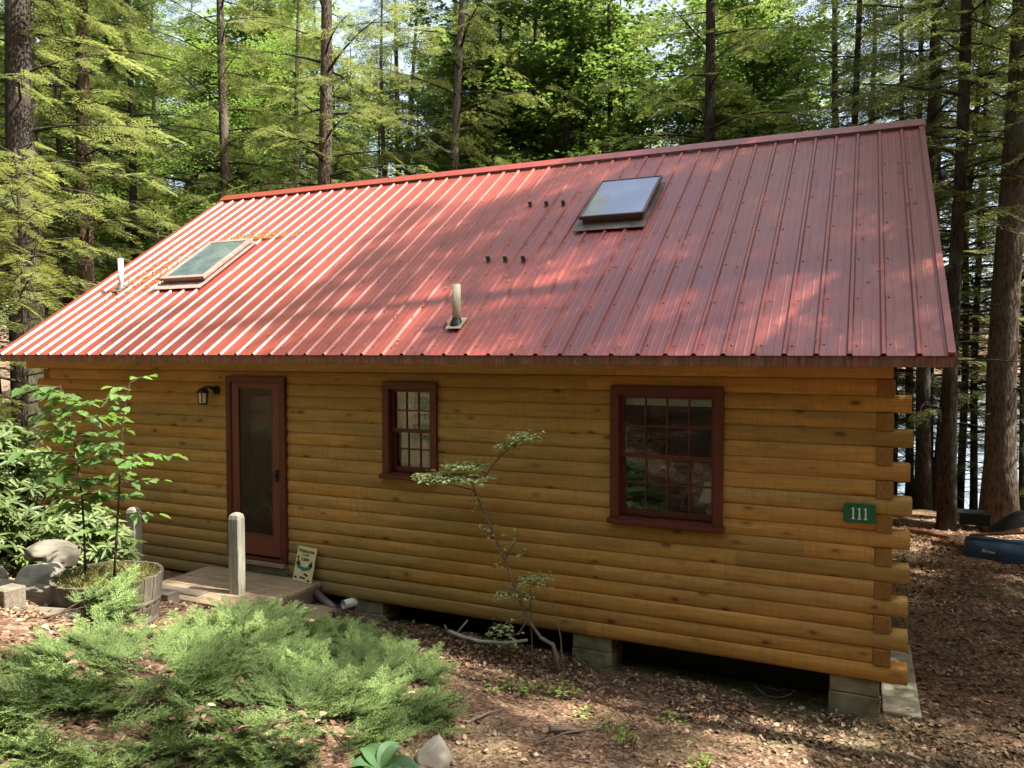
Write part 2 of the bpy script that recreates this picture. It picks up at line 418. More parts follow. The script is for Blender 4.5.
# gable and back walls: plain courses of the same logs
for nm, xa, sgn in (('gable_wall', XR-.11, 1), ('gable_wall', XL+.11, -1)):
    b = MB()
    for k in range(36):
        z0 = k*HC; zt = z0 + HC
        if k < NCOURSE:
            ya, yb = .102, 7.6
            if k % 2 == 0: ya = .172
        else:
            lim = (zt - 2.75)/.684
            ya, yb = max(.172, lim), 7.6 - max(.172, lim)
        if yb - ya < .3: continue
        V = []
        pr = [(SAG - p[0], p[1]) for p in PROF]
        for y in (ya, yb):
            for d, zz in [(-.16, 0)] + [(p[0]-.03, p[1]) for p in pr] + [(-.16, HC)]:
                V.append((xa + sgn*(.17 + d), y, z0+zz))
        n = len(V)//2; F = [(i, (i+1) % n, n+(i+1) % n, n+i) for i in range(n)]
        b.add(V, F, True); b.add(V, [tuple(range(n)), tuple(reversed(range(n, 2*n)))])
    b.build(nm, M['log'], cabin)
b = MB(); b.box(XL, XR, 7.43, 7.6, -.05, 2.72); b.build('back_wall', M['log'], cabin)
# end grain of the crossing logs at both corners
for xa, xb in ((.128, .262), (-10.50, -10.37)):
    for k in range(1, NCOURSE, 2):
        b = MB(); b.box(xa + rng.uniform(-.004, .004), xb + rng.uniform(-.008, .008), -.002 + rng.uniform(-.006, .006), .1, k*HC - .010 + rng.uniform(-.004, .004), (k+1)*HC - .003)
        b.build('corner_log_end', M['endgrain'], cabin, bevel=.010, seg=2)
# frieze board under the eave, in lengths
b = MB(); cuts = [-10.75, -8.3, -5.905, -2.14, .247]
for a, c in zip(cuts[:-1], cuts[1:]): b.box(a+.0015, c-.0015, -.075, .16, 2.592, 2.697)
b.build('frieze_board', M['board'], cabin, bevel=.004)
# floor, crawl space, foundation
b = MB(); b.box(XL+.18, XR-.18, 2.4, 2.5, .13, 2.9); b.build('dark_window_backing', M['interior'], cabin)  # dark backing added so the room behind the panes stays dark
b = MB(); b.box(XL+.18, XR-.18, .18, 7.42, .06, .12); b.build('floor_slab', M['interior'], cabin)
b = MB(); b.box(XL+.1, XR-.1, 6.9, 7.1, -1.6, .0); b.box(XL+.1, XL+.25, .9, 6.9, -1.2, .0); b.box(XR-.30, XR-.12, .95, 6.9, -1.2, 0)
b.build('crawl_light_block', M['dark'], cabin)  # unseen black walls added to keep light out from under the cabin
b = MB(); b.box(-10.2, .05, .47, .50, -.75, -.002); b.build('crawl_shade_sheet', M['dark'], cabin)  # black sheet added to stand in for the deep shade under the cabin
for x0, x1 in ((-10.35, -9.9), (-5.27, -4.86), (-2.60, -2.19), (-.215, .19)):
    b = MB(); zb = gz((x0+x1)/2, 0) - .2; b.box(x0, x1, .03, .45, zb, -.155); b.box(x0+.006, x1-.004, .036, .45, -.149, -.004)
    b.build('pier', M['mossconcrete'], cabin, bevel=.008)
b = MB(); b.box(.215, .52, .12, 7.2, -.6, -.285); b.build('footing_slab', M['concrete'], cabin, bevel=.015)
# roof
TH = math.atan2(.56333, .82623); CT, ST = cos(TH), sin(TH); SR = 4.205/CT
RX0, RX1 = -10.80, .652
def RF(x, s, n=0): return Vector((x, -.4 + s*CT - n*ST, 2.8 + s*ST + n*CT))
def RB(x, s, n=0): v = RF(x, s, n); return Vector((v.x, 2*3.805 - v.y, v.z))
xs = []; RIB = .2475; k0 = math.ceil((RX0+.02+3.057)/RIB); k1 = math.floor((RX1-.02+3.057)/RIB)
RIBX = [-3.057 + RIB*k for k in range(k0, k1+1)]
prof = [(RX0, 0)]
for c in RIBX:
    for dx, h in ((-.026, 0), (-.012, .023), (.012, .023), (.026, 0)):
        if RX0 < c+dx < RX1: prof.append((c+dx, h))
    for m in (.0825, .165):
        for dx, h in ((-.010, 0), (-.005, .0018), (.005, .0018), (.010, 0)):
            if c+m+dx < RX1: prof.append((c+m+dx, h))
prof.append((RX1, 0))
for nm, f, s0 in (('roof_sheet', RF, -.035), ('roof_sheet', RB, -.035)):
    b = MB(); n = len(prof)
    V = [f(x, s, h) for s in (s0, SR-.004) for x, h in prof]
    F = [(i, i+1, n+i+1, n+i) for i in range(n-1)]
    if f is RB: F = [q[::-1] for q in F]
    b.add(V, F)
    for s, c in [(s, c) for s in (.12, .85, 1.6, 2.35, 3.1, 3.85, 4.6) for c in RIBX]:    # screws beside the ribs
        if rng.random() < .93 and f is RF:
            x = c + .05; p = RF(x, s + rng.uniform(-.02, .02), .0)
            Mx = Matrix.Translation(p) @ Matrix.Rotation(TH, 4, 'X')
            b.box(-.007, .007, -.007, .007, .0, .007, Mx, mi=1)
    b.build(nm, [M['roof'], M['rust']], cabin)
# deck under the sheets, soffit, trims
b = MB()
for f in (RF, RB):
    V = [f(x, s, n) for x in (RX0+.03, RX1-.03) for s in (.01, SR) for n in (-.012, -.11)]
    b.add(V, [(0, 1, 3, 2), (4, 6, 7, 5), (0, 2, 6, 4), (1, 5, 7, 3), (0, 4, 5, 1), (2, 3, 7, 6)])
b.build('roof_deck', M['interior'], cabin)
b = MB(); b.box(RX0+.02, RX1-.01, -.415, -.39, 2.690, 2.782); b.build('eave_trim', M['rust'], cabin, bevel=.004)
b = MB(); b.box(RX0+.04, RX1-.04, -.388, -.078, 2.700, 2.716); b.build('soffit', M['board'], cabin)
b = MB(); V = []
for f, sg in ((RF, 1), (RB, -1)):
    V = [f(x, s, n) for x in (RX0-.01, RX1+.012) for s, n in ((SR-.17, .030), (SR-.17, .042), (SR+.004, .058))]
    F = [(0, 1, 4, 3), (1, 2, 5, 4)]
    b.add(V, F if sg > 0 else [q[::-1] for q in F])
b.tube([(RX0-.01, 3.805, RF(0, SR, .058).z-.004), (RX1+.012, 3.805, RF(0, SR, .058).z-.004)], .012, 8)
b.build('ridge_cap', M['roof'], cabin)
for x, sg in ((RX0, -1), (RX1, 1)):
    b = MB()
    for f in (RF, RB):
        xa, xb = (x-.004, x+.05) if sg < 0 else (x-.05, x+.004)
        V = [f(q, s, n) for q in (xa, xb) for s in (-.03, SR-.002) for n in (.006, .030)]
        F = [(0, 1, 3, 2), (4, 6, 7, 5), (0, 2, 6, 4), (1, 5, 7, 3), (0, 4, 5, 1), (2, 3, 7, 6)]
        b.add(V, F if f is RF else [q[::-1] for q in F])
        xo = x + sg*.006; xi = x - sg*.016
        V = [f(q, s, n) for q in (min(xo, xi), max(xo, xi)) for s in (-.03, SR-.002) for n in (-.125, .004)]
        b.add(V, F if f is RF else [q[::-1] for q in F])
    b.build('rake_trim', M['roof'], cabin)
# skylights
def slope_box(mb, x0, x1, s0, s1, n0, n1):
    P = [RF(x, s, n) for x, s, n in ((x0,s0,n0),(x1,s0,n0),(x1,s1,n0),(x0,s1,n0),(x0,s0,n1),(x1,s0,n1),(x1,s1,n1),(x0,s1,n1))]
    mb.add(P, [(0,3,2,1),(4,5,6,7),(0,1,5,4),(1,2,6,5),(2,3,7,6),(3,0,4,7)])
def ring(mb, x0, x1, s0, s1, w, n0, n1):
    slope_box(mb, x0, x1, s0, s0+w, n0, n1); slope_box(mb, x0, x1, s1-w, s1, n0, n1)
    slope_box(mb, x0, x0+w, s0+w, s1-w, n0, n1); slope_box(mb, x1-w, x1, s0+w, s1-w, n0, n1)
def skylight(x0, x1, s0, s1, h, w, fm, gm, fl):
    b = MB(); ring(b, x0+.03, x1-.03, s0+.03, s1-.03, .06, 0, h-.045); ring(b, x0, x1, s0, s1, w, h-.045, h)
    f = b.build('skylight', fm, cabin, bevel=.005)
    g = MB(); slope_box(g, x0+w-.01, x1-w+.01, s0+w-.01, s1-w+.01, h-.022, h-.008); g.build('glass', gm, f)
    g = MB(); slope_box(g, x0-.04, x1+.03, s0-.17, s0+.028, .030, .036); slope_box(g, x1-.028, x1+.03, s0+.03, s1+.03, .030, .035); slope_box(g, x0-.03, x0+.028, s0+.03, s1+.03, .030, .035); slope_box(g, x0-.03, x1+.03, s1-.028, s1+.05, .0355, .040)
    g.build('flashing', fl, f)
    return f
skylight(-3.17, -2.36, 2.74, 3.85, .14, .03, M['darkframe'], M['skyglass'], M['flash'])
skylight(-9.33, -8.47, 1.75, 2.94, .12, .07, M['brownframe'], M['skyglass2'], M['brownframe'])
# vent pipes
def vent(x, y, r, h, m, nm):
    s = (y+.4)/CT; p = RF(x, s, 0)
    b = MB(); b.tube([p - Vector((0, 0, .05)), p + Vector((0, 0, h))], r, 20)
    b.lathe([(r, h-.001), (r*.8, h), (r*.8, h-.15)], 20, p)
    v = b.build('vent_pipe', m, cabin)
    c = MB(); slope_box(c, x-.085, x+.095, s-.10, s+.11, .029, .036)
    c.build('flashing', M['pvc'] if r > .045 else M['flash'], v)
    c = MB(); c.lathe([(r+.03, .01), (r+.02, .04), (r+.004, .07), (r, .09)], 20, p); c.build('boot', M['dark'] if r > .045 else M['flash'], v)
vent(-3.90, .02, .046, .44, M['pvc'], '')
vent(-10.13, .99, .036, .47, M['white'], '')
for x, y in ((-4.11, 2.52), (-3.862, 2.49), (-3.615, 2.47), (-4.11, 1.23), (-3.875, 1.21), (-3.632, 1.19)):
    s = (y+.4)/CT; b = MB()
    slope_box(b, x-.028, x+.028, s-.03, s+.05, .001, .010); slope_box(b, x-.026, x+.026, s-.012, s+.006, .010, .07)
    b.build('snow_guard', M['flash'], cabin, bevel=.003)

# ------------------------------------------------------------------ windows and door
def frame(mb, x0, x1, z0, z1, w, y0, y1, wb=None):
    wb = w if wb is None else wb
    mb.box(x0, x1, y0, y1, z1-w, z1); mb.box(x0, x1, y0, y1, z0, z0+wb)
    mb.box(x0, x0+w, y0, y1, z0+wb, z1-w); mb.box(x1-w, x1, y0, y1, z0+wb, z1-w)
def window(x0, x1, z0, z1, cols, rows, cw):
    b = MB(); frame(b, x0, x1, z0, z1, cw, -.042, .0, .05); frame(b, x0+cw-.03, x1-cw+.03, z0+.02, z1-cw+.03, .034, -.03, .15)
    w = b.build('window', M['redtrim'], cabin, bevel=.004)
    b = MB(); b.box(x0-.02, x1+.02, -.085, .03, z0-.005, z0+.042, Matrix.Identity(4)); b.build('sill', M['redtrim'], w, bevel=.006)
    xi0, xi1 = x0+cw+.002, x1-cw-.002; zi0, zi1 = z0+.062, z1-cw-.002; zm = (zi0+zi1)/2
    for (a, c, y, up) in ((zm-.02, zi1, .035, 1), (zi0, zm+.02, .072, 0)):
        b = MB(); sw = .032; frame(b, xi0, xi1, a, c, sw, y, y+.034, .055 if not up else .04)
        gx0, gx1, gz0, gz1 = xi0+sw, xi1-sw, a + (.055 if not up else .04), c-sw
        for i in range(1, cols): xx = gx0 + (gx1-gx0)*i/cols; b.box(xx-.008, xx+.008, y+.006, y+.03, gz0, gz1)
        for i in range(1, rows): zz = gz0 + (gz1-gz0)*i/rows; b.box(gx0, gx1, y+.0075, y+.0285, zz-.008, zz+.008)
        b.build('sash', M['redtrim'], w, bevel=.002)
        g = MB(); g.box(gx0-.005, gx1+.005, y+.016, y+.020, gz0-.005, gz1+.005); g.build('pane', M['glass'], w)
    return w
w1 = window(-2.195, -1.13, 1.175, 2.49, 4, 2, .085)
w2 = window(-4.805, -4.12, 1.43, 2.49, 3, 2, .08)
b = MB(); b.box(-2.09, -1.23, .125, .15, 2.30, 2.41); b.build('blind', M['white'], w1)
b = MB(); n = 60; V = []
for i in range(n+1):
    x = -4.78 + .66*i/n
    for z in (1.46, 2.42): V.append((x, .185 + .012*sin(i*1.25) + .006*sin(i*3.1), z))
b.add(V, [(2*i, 2*i+2, 2*i+3, 2*i+1) for i in range(n)], True); b.build('curtain', M['curtain'], w2)
# door
dc = MB(); frame(dc, -7.075, -6.165, .30, 2.525, .075, -.045, .02, .03); frame(dc, -7.01, -6.23, .32, 2.46, .02, -.03, .15)
door = dc.build('door', M['redtrim'], cabin, bevel=.004)
b = MB(); x0, x1, z0, z1 = -6.985, -6.255, .365, 2.44
b.box(x0, x0+.105, -.03, .005, z0, z1); b.box(x1-.105, x1, -.03, .005, z0, z1); b.box(x0+.105, x1-.105, -.03, .005, z1-.06, z1); b.box(x0+.105, x1-.105, -.03, .005, z0, z0+.26)
frame(b, x0+.099, x1-.099, z0+.254, z1-.054, .012, -.036, -.028)
b.build('storm_door_frame', M['doorred'], door, bevel=.004)
t = NT('door_screen'); t.n.remove(t.b); df = t.new('ShaderNodeBsdfDiffuse'); df.inputs['Color'].default_value = (.075, .05, .034, 1); tp = t.new('ShaderNodeBsdfTransparent'); mx = t.new('ShaderNodeMixShader'); mx.inputs[0].default_value = .5
t.l.new(tp.outputs[0], mx.inputs[1]); t.l.new(df.outputs[0], mx.inputs[2]); fr = t.new('ShaderNodeFresnel'); fr.inputs['IOR'].default_value = 1.2; gl = t.new('ShaderNodeBsdfGlossy'); gl.inputs['Roughness'].default_value = .04; m2 = t.new('ShaderNodeMixShader')
t.l.new(fr.outputs[0], m2.inputs[0]); t.l.new(mx.outputs[0], m2.inputs[1]); t.l.new(gl.outputs[0], m2.inputs[2]); t.l.new(m2.outputs[0], t.o.inputs['Surface']); M['screen'] = t.m
b = MB(); b.box(x0+.1, x1-.1, -.016, -.014, z0+.25, z1-.05); b.build('screen', M['screen'], door)
b = MB(); b.box(-6.99, -6.25, .10, .14, .36, 2.45)
for i in range(5): b.box(-6.985+.147*i+.004, -6.985+.147*(i+1)-.004, .09, .101, .38, 2.43)
b.build('inner_door', M['darkframe'], door, bevel=.004)
b = MB(); b.box(-6.80, -6.44, .080, .088, 1.75, 2.28); b.build('pane', M['skyglass'], door)
b = MB(); b.box(-6.30, -6.275, -.062, -.03, 1.28, 1.42); b.tube([(-6.287, -.05, 1.35), (-6.287, -.085, 1.35), (-6.36, -.085, 1.35)], .009, 8); b.build('handle', M['dark'], door)
b = MB(); b.box(-7.06, -6.18, -.075, .02, .255, .298); b.build('sill', M['deck'], door, bevel=.004)
b = MB(); b.box(-7.075, -6.165, -.028, .02, .15, .252); b.build('kick_board', M['timber'], door)
# simple room contents seen through the glass
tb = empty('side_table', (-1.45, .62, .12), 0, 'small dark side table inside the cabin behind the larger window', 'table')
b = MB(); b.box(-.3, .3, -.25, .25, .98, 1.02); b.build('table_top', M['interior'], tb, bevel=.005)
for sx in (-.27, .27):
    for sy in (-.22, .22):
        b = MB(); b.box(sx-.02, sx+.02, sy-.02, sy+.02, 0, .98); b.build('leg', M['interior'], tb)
lp = empty('table_lamp', (-1.33, .50, 1.14), 0, 'table lamp with white shade inside, low right in the larger window', 'lamp')
b = MB(); b.lathe([(.0, 0), (.07, 0), (.065, .02), (.03, .06), (.045, .11), (.02, .17), (.012, .22), (0, .22)], 16); b.build('base', M['white'], lp)
b = MB(); b.lathe([(.115, .20), (.062, .40), (.06, .40), (.113, .20)], 20); b.build('lamp_shade', M['curtain'], lp)

# ------------------------------------------------------------------ wall lantern, number sign, floodlight
ln = empty('wall_lantern', (-7.33, 0, 2.30), 0, 'small black wall lantern with two frosted panes left of the door', 'lantern')
b = MB(); b.tube([(.08, .04, .05), (.08, -.03, .05)], .05, 14); b.tube([(.08, -.03, .05), (.07, -.10, .085), (.0, -.15, .075)], [.03, .022, .018], 10); b.build('bracket', M['dark'], ln)
b = MB(); b.lathe([(0, .08), (.04, .07), (.075, .03), (.08, .02), (.07, .015), (0, .015)], 6, (0, -.15, 0))
for k in range(6):
    a = 2*pi*k/6; b.tube([(.062*cos(a), -.15+.062*sin(a), .02), (.052*cos(a), -.15+.052*sin(a), -.115)], .006, 5)
b.lathe([(0, -.11), (.056, -.11), (.05, -.125), (0, -.13)], 6, (0, -.15, 0)); b.build('cage', M['dark'], ln)
t = NT('frosted_lantern_glass'); t.done((.55, .52, .36), .35, .5); M['frost'] = t.m
b = MB(); b.lathe([(0, .014), (.054, .014), (.045, -.108), (0, -.108)], 6, (0, -.15, 0), smooth=False); b.build('glass', M['frost'], ln)

ns = empty('house_number_sign', (.006, -.030, 1.44), 0, 'green house number sign reading 111 in white near the right log corner', 'sign')
b = MB(); w, h, r = .125, .083, .02; poly = []
for cx, cz, a0 in ((w-r, h-r, 0), (-w+r, h-r, 90), (-w+r, -h+r, 180), (w-r, -h+r, 270)):
    for k in range(5): a = radians(a0 + 22.5*k); poly.append((cx + r*cos(a), cz + r*sin(a)))
MS = Matrix.Rotation(radians(90), 4, 'X')
b.prism(poly, MS, .010); b.build('plate', M['sign'], ns)
b = MB()
one = [(-.014, -.05), (.014, -.05), (.014, -.043), (.0065, -.040), (.0065, .05), (.001, .05), (-.016, .040), (-.015, .034), (-.0055, .037), (-.0055, -.040), (-.014, -.043)]
for dx in (-.048, 0, .048): b.prism([(p+dx, q) for p, q in one], MS @ Matrix.Translation((0, 0, .0095)), .004)
b.build('numeral', M['white'], ns)

fl = empty('floodlight', (.66, 2.93, 4.86), 0, 'small black floodlight fixed under the right gable edge of the roof', 'floodlight')
b = MB(); b.box(0, .05, -.06, .06, -.06, .06); b.tube([(.04, 0, 0), (.12, -.01, -.01)], .016, 8); b.build('bracket', M['dark'], fl)
b = MB(); b.lathe([(0, .06), (.03, .055), (.05, -.04), (.045, -.06), (0, -.055)], 14, (.15, -.02, -.03)); b.build('lamp_head', M['dark'], fl)

# ------------------------------------------------------------------ deck, posts, timbers, pipes
dk = empty('wooden_deck', (-6.5, -.55, .15), 0, 'low weathered plank deck in front of the red door', 'deck')
for i in range(8):
    b = MB(); y1 = .52 - .142*i; b.box(-.88 + rng.uniform(-.01, .01), .84 + rng.uniform(-.008, .008), y1-.136, y1, -.04, rng.uniform(-.002, .002))
    b.build('board', M['deck'], dk, bevel=.005)
b = MB(); b.box(.80, .838, -.58, .50, -.19, -.042); b.box(-.87, -.83, -.58, .50, -.19, -.042); b.box(-.83, .80, -.6, -.56, -.19, -.042); b.box(-.83, .80, .46, .50, -.19, -.042)
b.build('rim_joist', M['timber'], dk, bevel=.004)
st = empty('step_board', (-5.43, -.50, -.01), radians(6), 'low wooden step beside the right end of the deck', 'step')
b = MB(); b.box(-.20, .20, -.28, .2, -.035, 0); b.build('tread', M['deck'], st, bevel=.005)
for sx in (-.19, .15):
    b = MB(); b.box(sx, sx+.04, -.26, .19, -.25, -.036); b.build('riser', M['timber'], st)
def post(x, y, z0, z1, label, lean=(0, 0)):
    b = MB(); h = .064; rz = .12
    V = []; 
    levels = [(z0, h), (z1-.07, h), (z1-.03, h*.86), (z1-.008, h*.5), (z1, h*.12)]
    for z, a in levels:
        for sx, sy in ((-1, -1), (1, -1), (1, 1), (-1, 1)):
            V.append((sx*a + lean[0]*(z-z0), sy*a + lean[1]*(z-z0), z))
    F = []
    for i in range(len(levels)-1):
        for k in range(4): F.append((4*i+k, 4*i+(k+1) % 4, 4*i+4+(k+1) % 4, 4*i+4+k))
    n = len(levels)-1; F.append((4*n, 4*n+1, 4*n+2, 4*n+3))
    b.add(V, F); o = b.build('wooden_post', M['post'], None, bevel=.008); o.location = (x, y, 0); o.rotation_euler = (0, 0, rz)
    return tag(o, label, 'post', 'short posts beside the deck')
post(-6.25, -.74, -.2, 1.05, 'grey square post with rounded top standing at the deck before the door')
post(-8.02, -.60, -.2, .94, 'pale weathered square post behind the barrel planter, partly hidden')
def timber(name, p0, p1, z, w, h, label, group='landscape timbers'):
    p0, p1 = Vector(p0), Vector(p1); d = p1-p0; L = d.length; a = atan2(d.y, d.x)
    b = MB(); b.box(0, L, -w/2, w/2, 0, h)
    o = b.build(name, M['timber'], None, bevel=.010); o.location = (p0.x, p0.y, z); o.rotation_euler = (0, 0, a)
    return tag(o, label, 'timber', group)
timber('landscape_timber', (-7.55, -3.10), (-5.96, -2.98), .66, .16, .19, 'long grey timber retaining the rock bed left of the barrel')
timber('landscape_timber', (-6.05, -3.42), (-5.88, -3.42), .74, .17, .26, 'short upright timber block at the left edge below the rocks')
timber('landscape_timber', (-5.95, -3.33), (-5.42, -3.20), .735, .16, .07, 'flat sunken timber on the gravel at the foot of the barrel')
timber('landscape_timber', (-7.1, -1.55), (-6.42, -1.45), .17, .17, .17, 'squared timber end between the barrel and the deck')
timber('landscape_timber', (-7.35, -.98), (-6.55, -.95), .02, .17, .15, 'squared timber lying along the front of the deck before the post')
b = MB(); b.tube([(-5.72, -.10, .06), (-5.27, -.30, -.03)], .042, 14); b.tube([(-5.27, -.30, -.03), (-5.25, -.31, -.12)], [.042, .043], 14)
tag(b.build('downpipe', M['flash']), 'grey drain pipe slanting from the deck end to the ground', 'pipe')
b = MB(); b.tube([(-5.17, .25, -.05), (-5.30, -.10, -.045)], .052, 18, cap=False); b.tube([(-5.30, -.10, -.045), (-5.17, .25, -.05)], .046, 18, cap=False)
tag(b.build('drain_pipe', M['white']), 'white plastic drain pipe poking out under the wall beside the deck', 'pipe')
b = MB(); b.tube([(-3.90, -.22, -.09), (-3.84, -.25, -.085), (-3.7, -.26, -.11), (-3.49, -.27, -.125), (-3.21, -.27, -.10), (-2.98, -.22, -.05)], [.014, .02, .022, .02, .018, .014], 8)
b.tube([(-3.77, -.25, -.10), (-3.64, -.24, .06)], [.012, .008], 6); b.tube([(-3.88, -.24, -.08), (-3.90, -.26, -.02)], [.013, .006], 6)
tag(b.build('bare_branch', plain('bleached_branch', (.42, .40, .36), .8, .2)), 'bleached bare branch lying under the log wall left of the sapling', 'branch')
b = MB(); b.tube([(-.67+.17*cos(a), .05+.09*sin(a), gz(-.67, .05)+.05+.03*cos(a*2)) for a in np.linspace(0, 5.9, 22)], .012, 6)
tag(b.build('hose_loop', M['dark']), 'loop of black hose on the ground under the wall', 'hose')

# leaning painted sign
wsn = empty('welcome_plaque', (-5.86, -.13, .152), 0, 'cream painted welcome sign leaning on the wall right of the door', 'sign')
wsn.rotation_euler = (radians(-13), radians(3), 0)
b = MB(); b.box(-.135, .135, -.009, .009, 0, .40); b.build('board', M['cream'], wsn, bevel=.006)
def text_mesh(txt, size, mat, parent, x, z, y, sp=1.0):
    cu = bpy.data.curves.new('lettering', 'FONT'); cu.body = txt; cu.size = size; cu.align_x = 'CENTER'; cu.extrude = .0012; cu.space_character = sp; cu.offset = size*.012
    o = bpy.data.objects.new('tmp', cu); COL.objects.link(o)
    me = bpy.data.meshes.new_from_object(o.evaluated_get(bpy.context.evaluated_depsgraph_get()))
    bpy.data.objects.remove(o); me.materials.clear(); me.materials.append(mat); me.name = 'lettering'
    q = bpy.data.objects.new('lettering', me); COL.objects.link(q); q.parent = parent; q.location = (x, y, z); q.rotation_euler = (radians(90), 0, 0)
    return q
text_mesh('Welcome', .058, M['ink'], wsn, .0, .335, -.0115)
text_mesh('to the', .034, M['ink'], wsn, .0, .300, -.0115)
text_mesh('Lake', .058, M['ink'], wsn, .0, .245, -.0115)
MP = Matrix.Translation((0, -.0088, 0)) @ MS
b = MB(); b.prism([(-.115, .20), (-.09, .155), (.0, .125), (.09, .15), (.112, .19), (.06, .178), (0, .17), (-.06, .18)], MP, .003); b.build('painted_lake', M['teal'], wsn)
b = MB()
for tx, tz, hh in ((-.10, .19, .085), (-.075, .185, .06), (.075, .18, .06), (.098, .185, .075), (-.105, .265, .03)):
    b = MB(); b.prism([(tx-.022, tz), (tx+.022, tz), (tx, tz+hh)], MP, .0024); b.build('painted_tree', M['ink'], wsn)
for tx, tz in ((.03, .085), (.055, .075), (-.10, .04), (-.02, .045), (.02, .04), (.09, .02)):
    b = MB(); b.prism([(tx-.02, tz), (tx+.018, tz-.004), (tx+.022, tz+.012), (tx, tz+.022), (tx-.02, tz+.012)], MP, .0024); b.build('painted_animal', M['ink'], wsn)

# ------------------------------------------------------------------ rocks
def rock(x, y, z, r, sc_, seed, label, m, name='rock', group='fieldstones on the retaining timber'):
    bm = bmesh.new(); bmesh.ops.create_icosphere(bm, subdivisions=4, radius=1)
    for v in bm.verts:
        p = v.co.copy()
        d = 1 + .30*mnoise.noise(p*1.3 + Vector((seed, 0, 0))) + .12*mnoise.noise(p*3.1 + Vector((seed, 5, 0))) + .03*mnoise.noise(p*9 + Vector((0, seed, 0)))
        cell = mnoise.cell_vector(p*1.0 + Vector((9, 9, 9)))
        for q in range(7):
            a = mnoise.random_unit_vector() if False else Vector((sin(seed*3.1+q*2.3), cos(seed*1.7+q*1.9), sin(seed*.9+q*3.7))).normalized()
            dd = p.normalized().dot(a)
            if dd > .1: d = min(d, (.74 + .06*sin(seed+q))/dd*1.0)
        d += .02*mnoise.noise(p*7 + Vector((0, seed, 3)))
        v.co = Vector((p.x*sc_[0], p.y*sc_[1], p.z*sc_[2]))*d*r
    me = bpy.data.meshes.new(name); bm.to_mesh(me); bm.free()
    me.polygons.foreach_set('use_smooth', [True]*len(me.polygons)); me.materials.append(m)
    o = link(name, me, None, (x, y, z), (0, 0, seed*1.3)); return tag(o, label, 'rock', group)
rock(-6.55, -2.80, .84, .18, (1.6, 1.1, .62), 1.7, 'long pale fieldstone on the bed nearest the barrel', M['palerock'])
rock(-7.0, -2.95, .84, .18, (1.3, .9, .6), 2.2, 'rounded grey fieldstone at the left end of the timber bed', M['rock'])
rock(-7.0, -2.35, .92, .19, (1.3, 1, .55), 3.1, 'darker fieldstone behind the two front stones of the bed', M['rock'])
rock(-7.6, -2.75, .92, .24, (1.2, 1, .6), 4.7, 'leftmost fieldstone, cut off by the picture edge', M['palerock'])
rock(-2.33, -3.18, .36, .12, (1.25, .9, .8), 6.2, 'pale angular rock at the lower edge beside the juniper', M['palerock'], group=None)

rock(-6.15, -2.55, .82, .15, (1.3, 1, .6), 7.9, 'small fieldstone tucked against the rim of the barrel', M['rock'])
rock(-6.72, -2.45, .90, .16, (1.2, 1, .6), 9.3, 'brownish fieldstone in the second row of the bed', M['rock'])
# ------------------------------------------------------------------ foliage builders
def frond(R, L, ntw, leaf, wid, spread=.42, ang=55, droop=.25, dens=1.0):
    """flat fan of needle clumps along +X; returns (N,4,3)"""
    out = []
    def leafq(p, d, nrm, l, w):
        s = np.cross(nrm, d); s /= (np.linalg.norm(s)+1e-9)
        out.append([p, p + d*l*.5 + s*w*.5, p + d*l, p + d*l*.5 - s*w*.5])
    for i in range(ntw):
        q = (i + .5)/ntw
        for sgn in (-1, 1):
            bx = np.array([q*L, 0, -droop*L*q*q])
            tl = L*spread*(1-q)**.75*R.uniform(.7, 1.15) + .03
            a = radians(ang + R.uniform(-10, 10))*sgn
            td = np.array([cos(a), sin(a), R.uniform(-.25, .02)]); td /= np.linalg.norm(td)
            n = max(1, int(tl/(leaf*.62)*dens))
            for k in range(n):
                pp = bx + td*tl*(k+.2)/n
                for s2 in (-1, 1):
                    aa = a + s2*radians(42 + R.uniform(-12, 12))
                    d = np.array([cos(aa), sin(aa), R.uniform(-.3, .1)]); d /= np.linalg.norm(d)
                    nr = np.array([R.uniform(-.35, .35), R.uniform(-.35, .35), 1.0])
                    leafq(pp, d, nr, leaf*R.uniform(.75, 1.2), wid)
    return np.array(out)
def rotm(az, pitch, roll):
    ca, sa = cos(az), sin(az); cp, sp = cos(pitch), sin(pitch); cr, sr = cos(roll), sin(roll)
    Rz = np.array([[ca, -sa, 0], [sa, ca, 0], [0, 0, 1]]); Ry = np.array([[cp, 0, -sp], [0, 1, 0], [sp, 0, cp]]); Rx = np.array([[1, 0, 0], [0, cr, -sr], [0, sr, cr]])
    return Rz @ Ry @ Rx
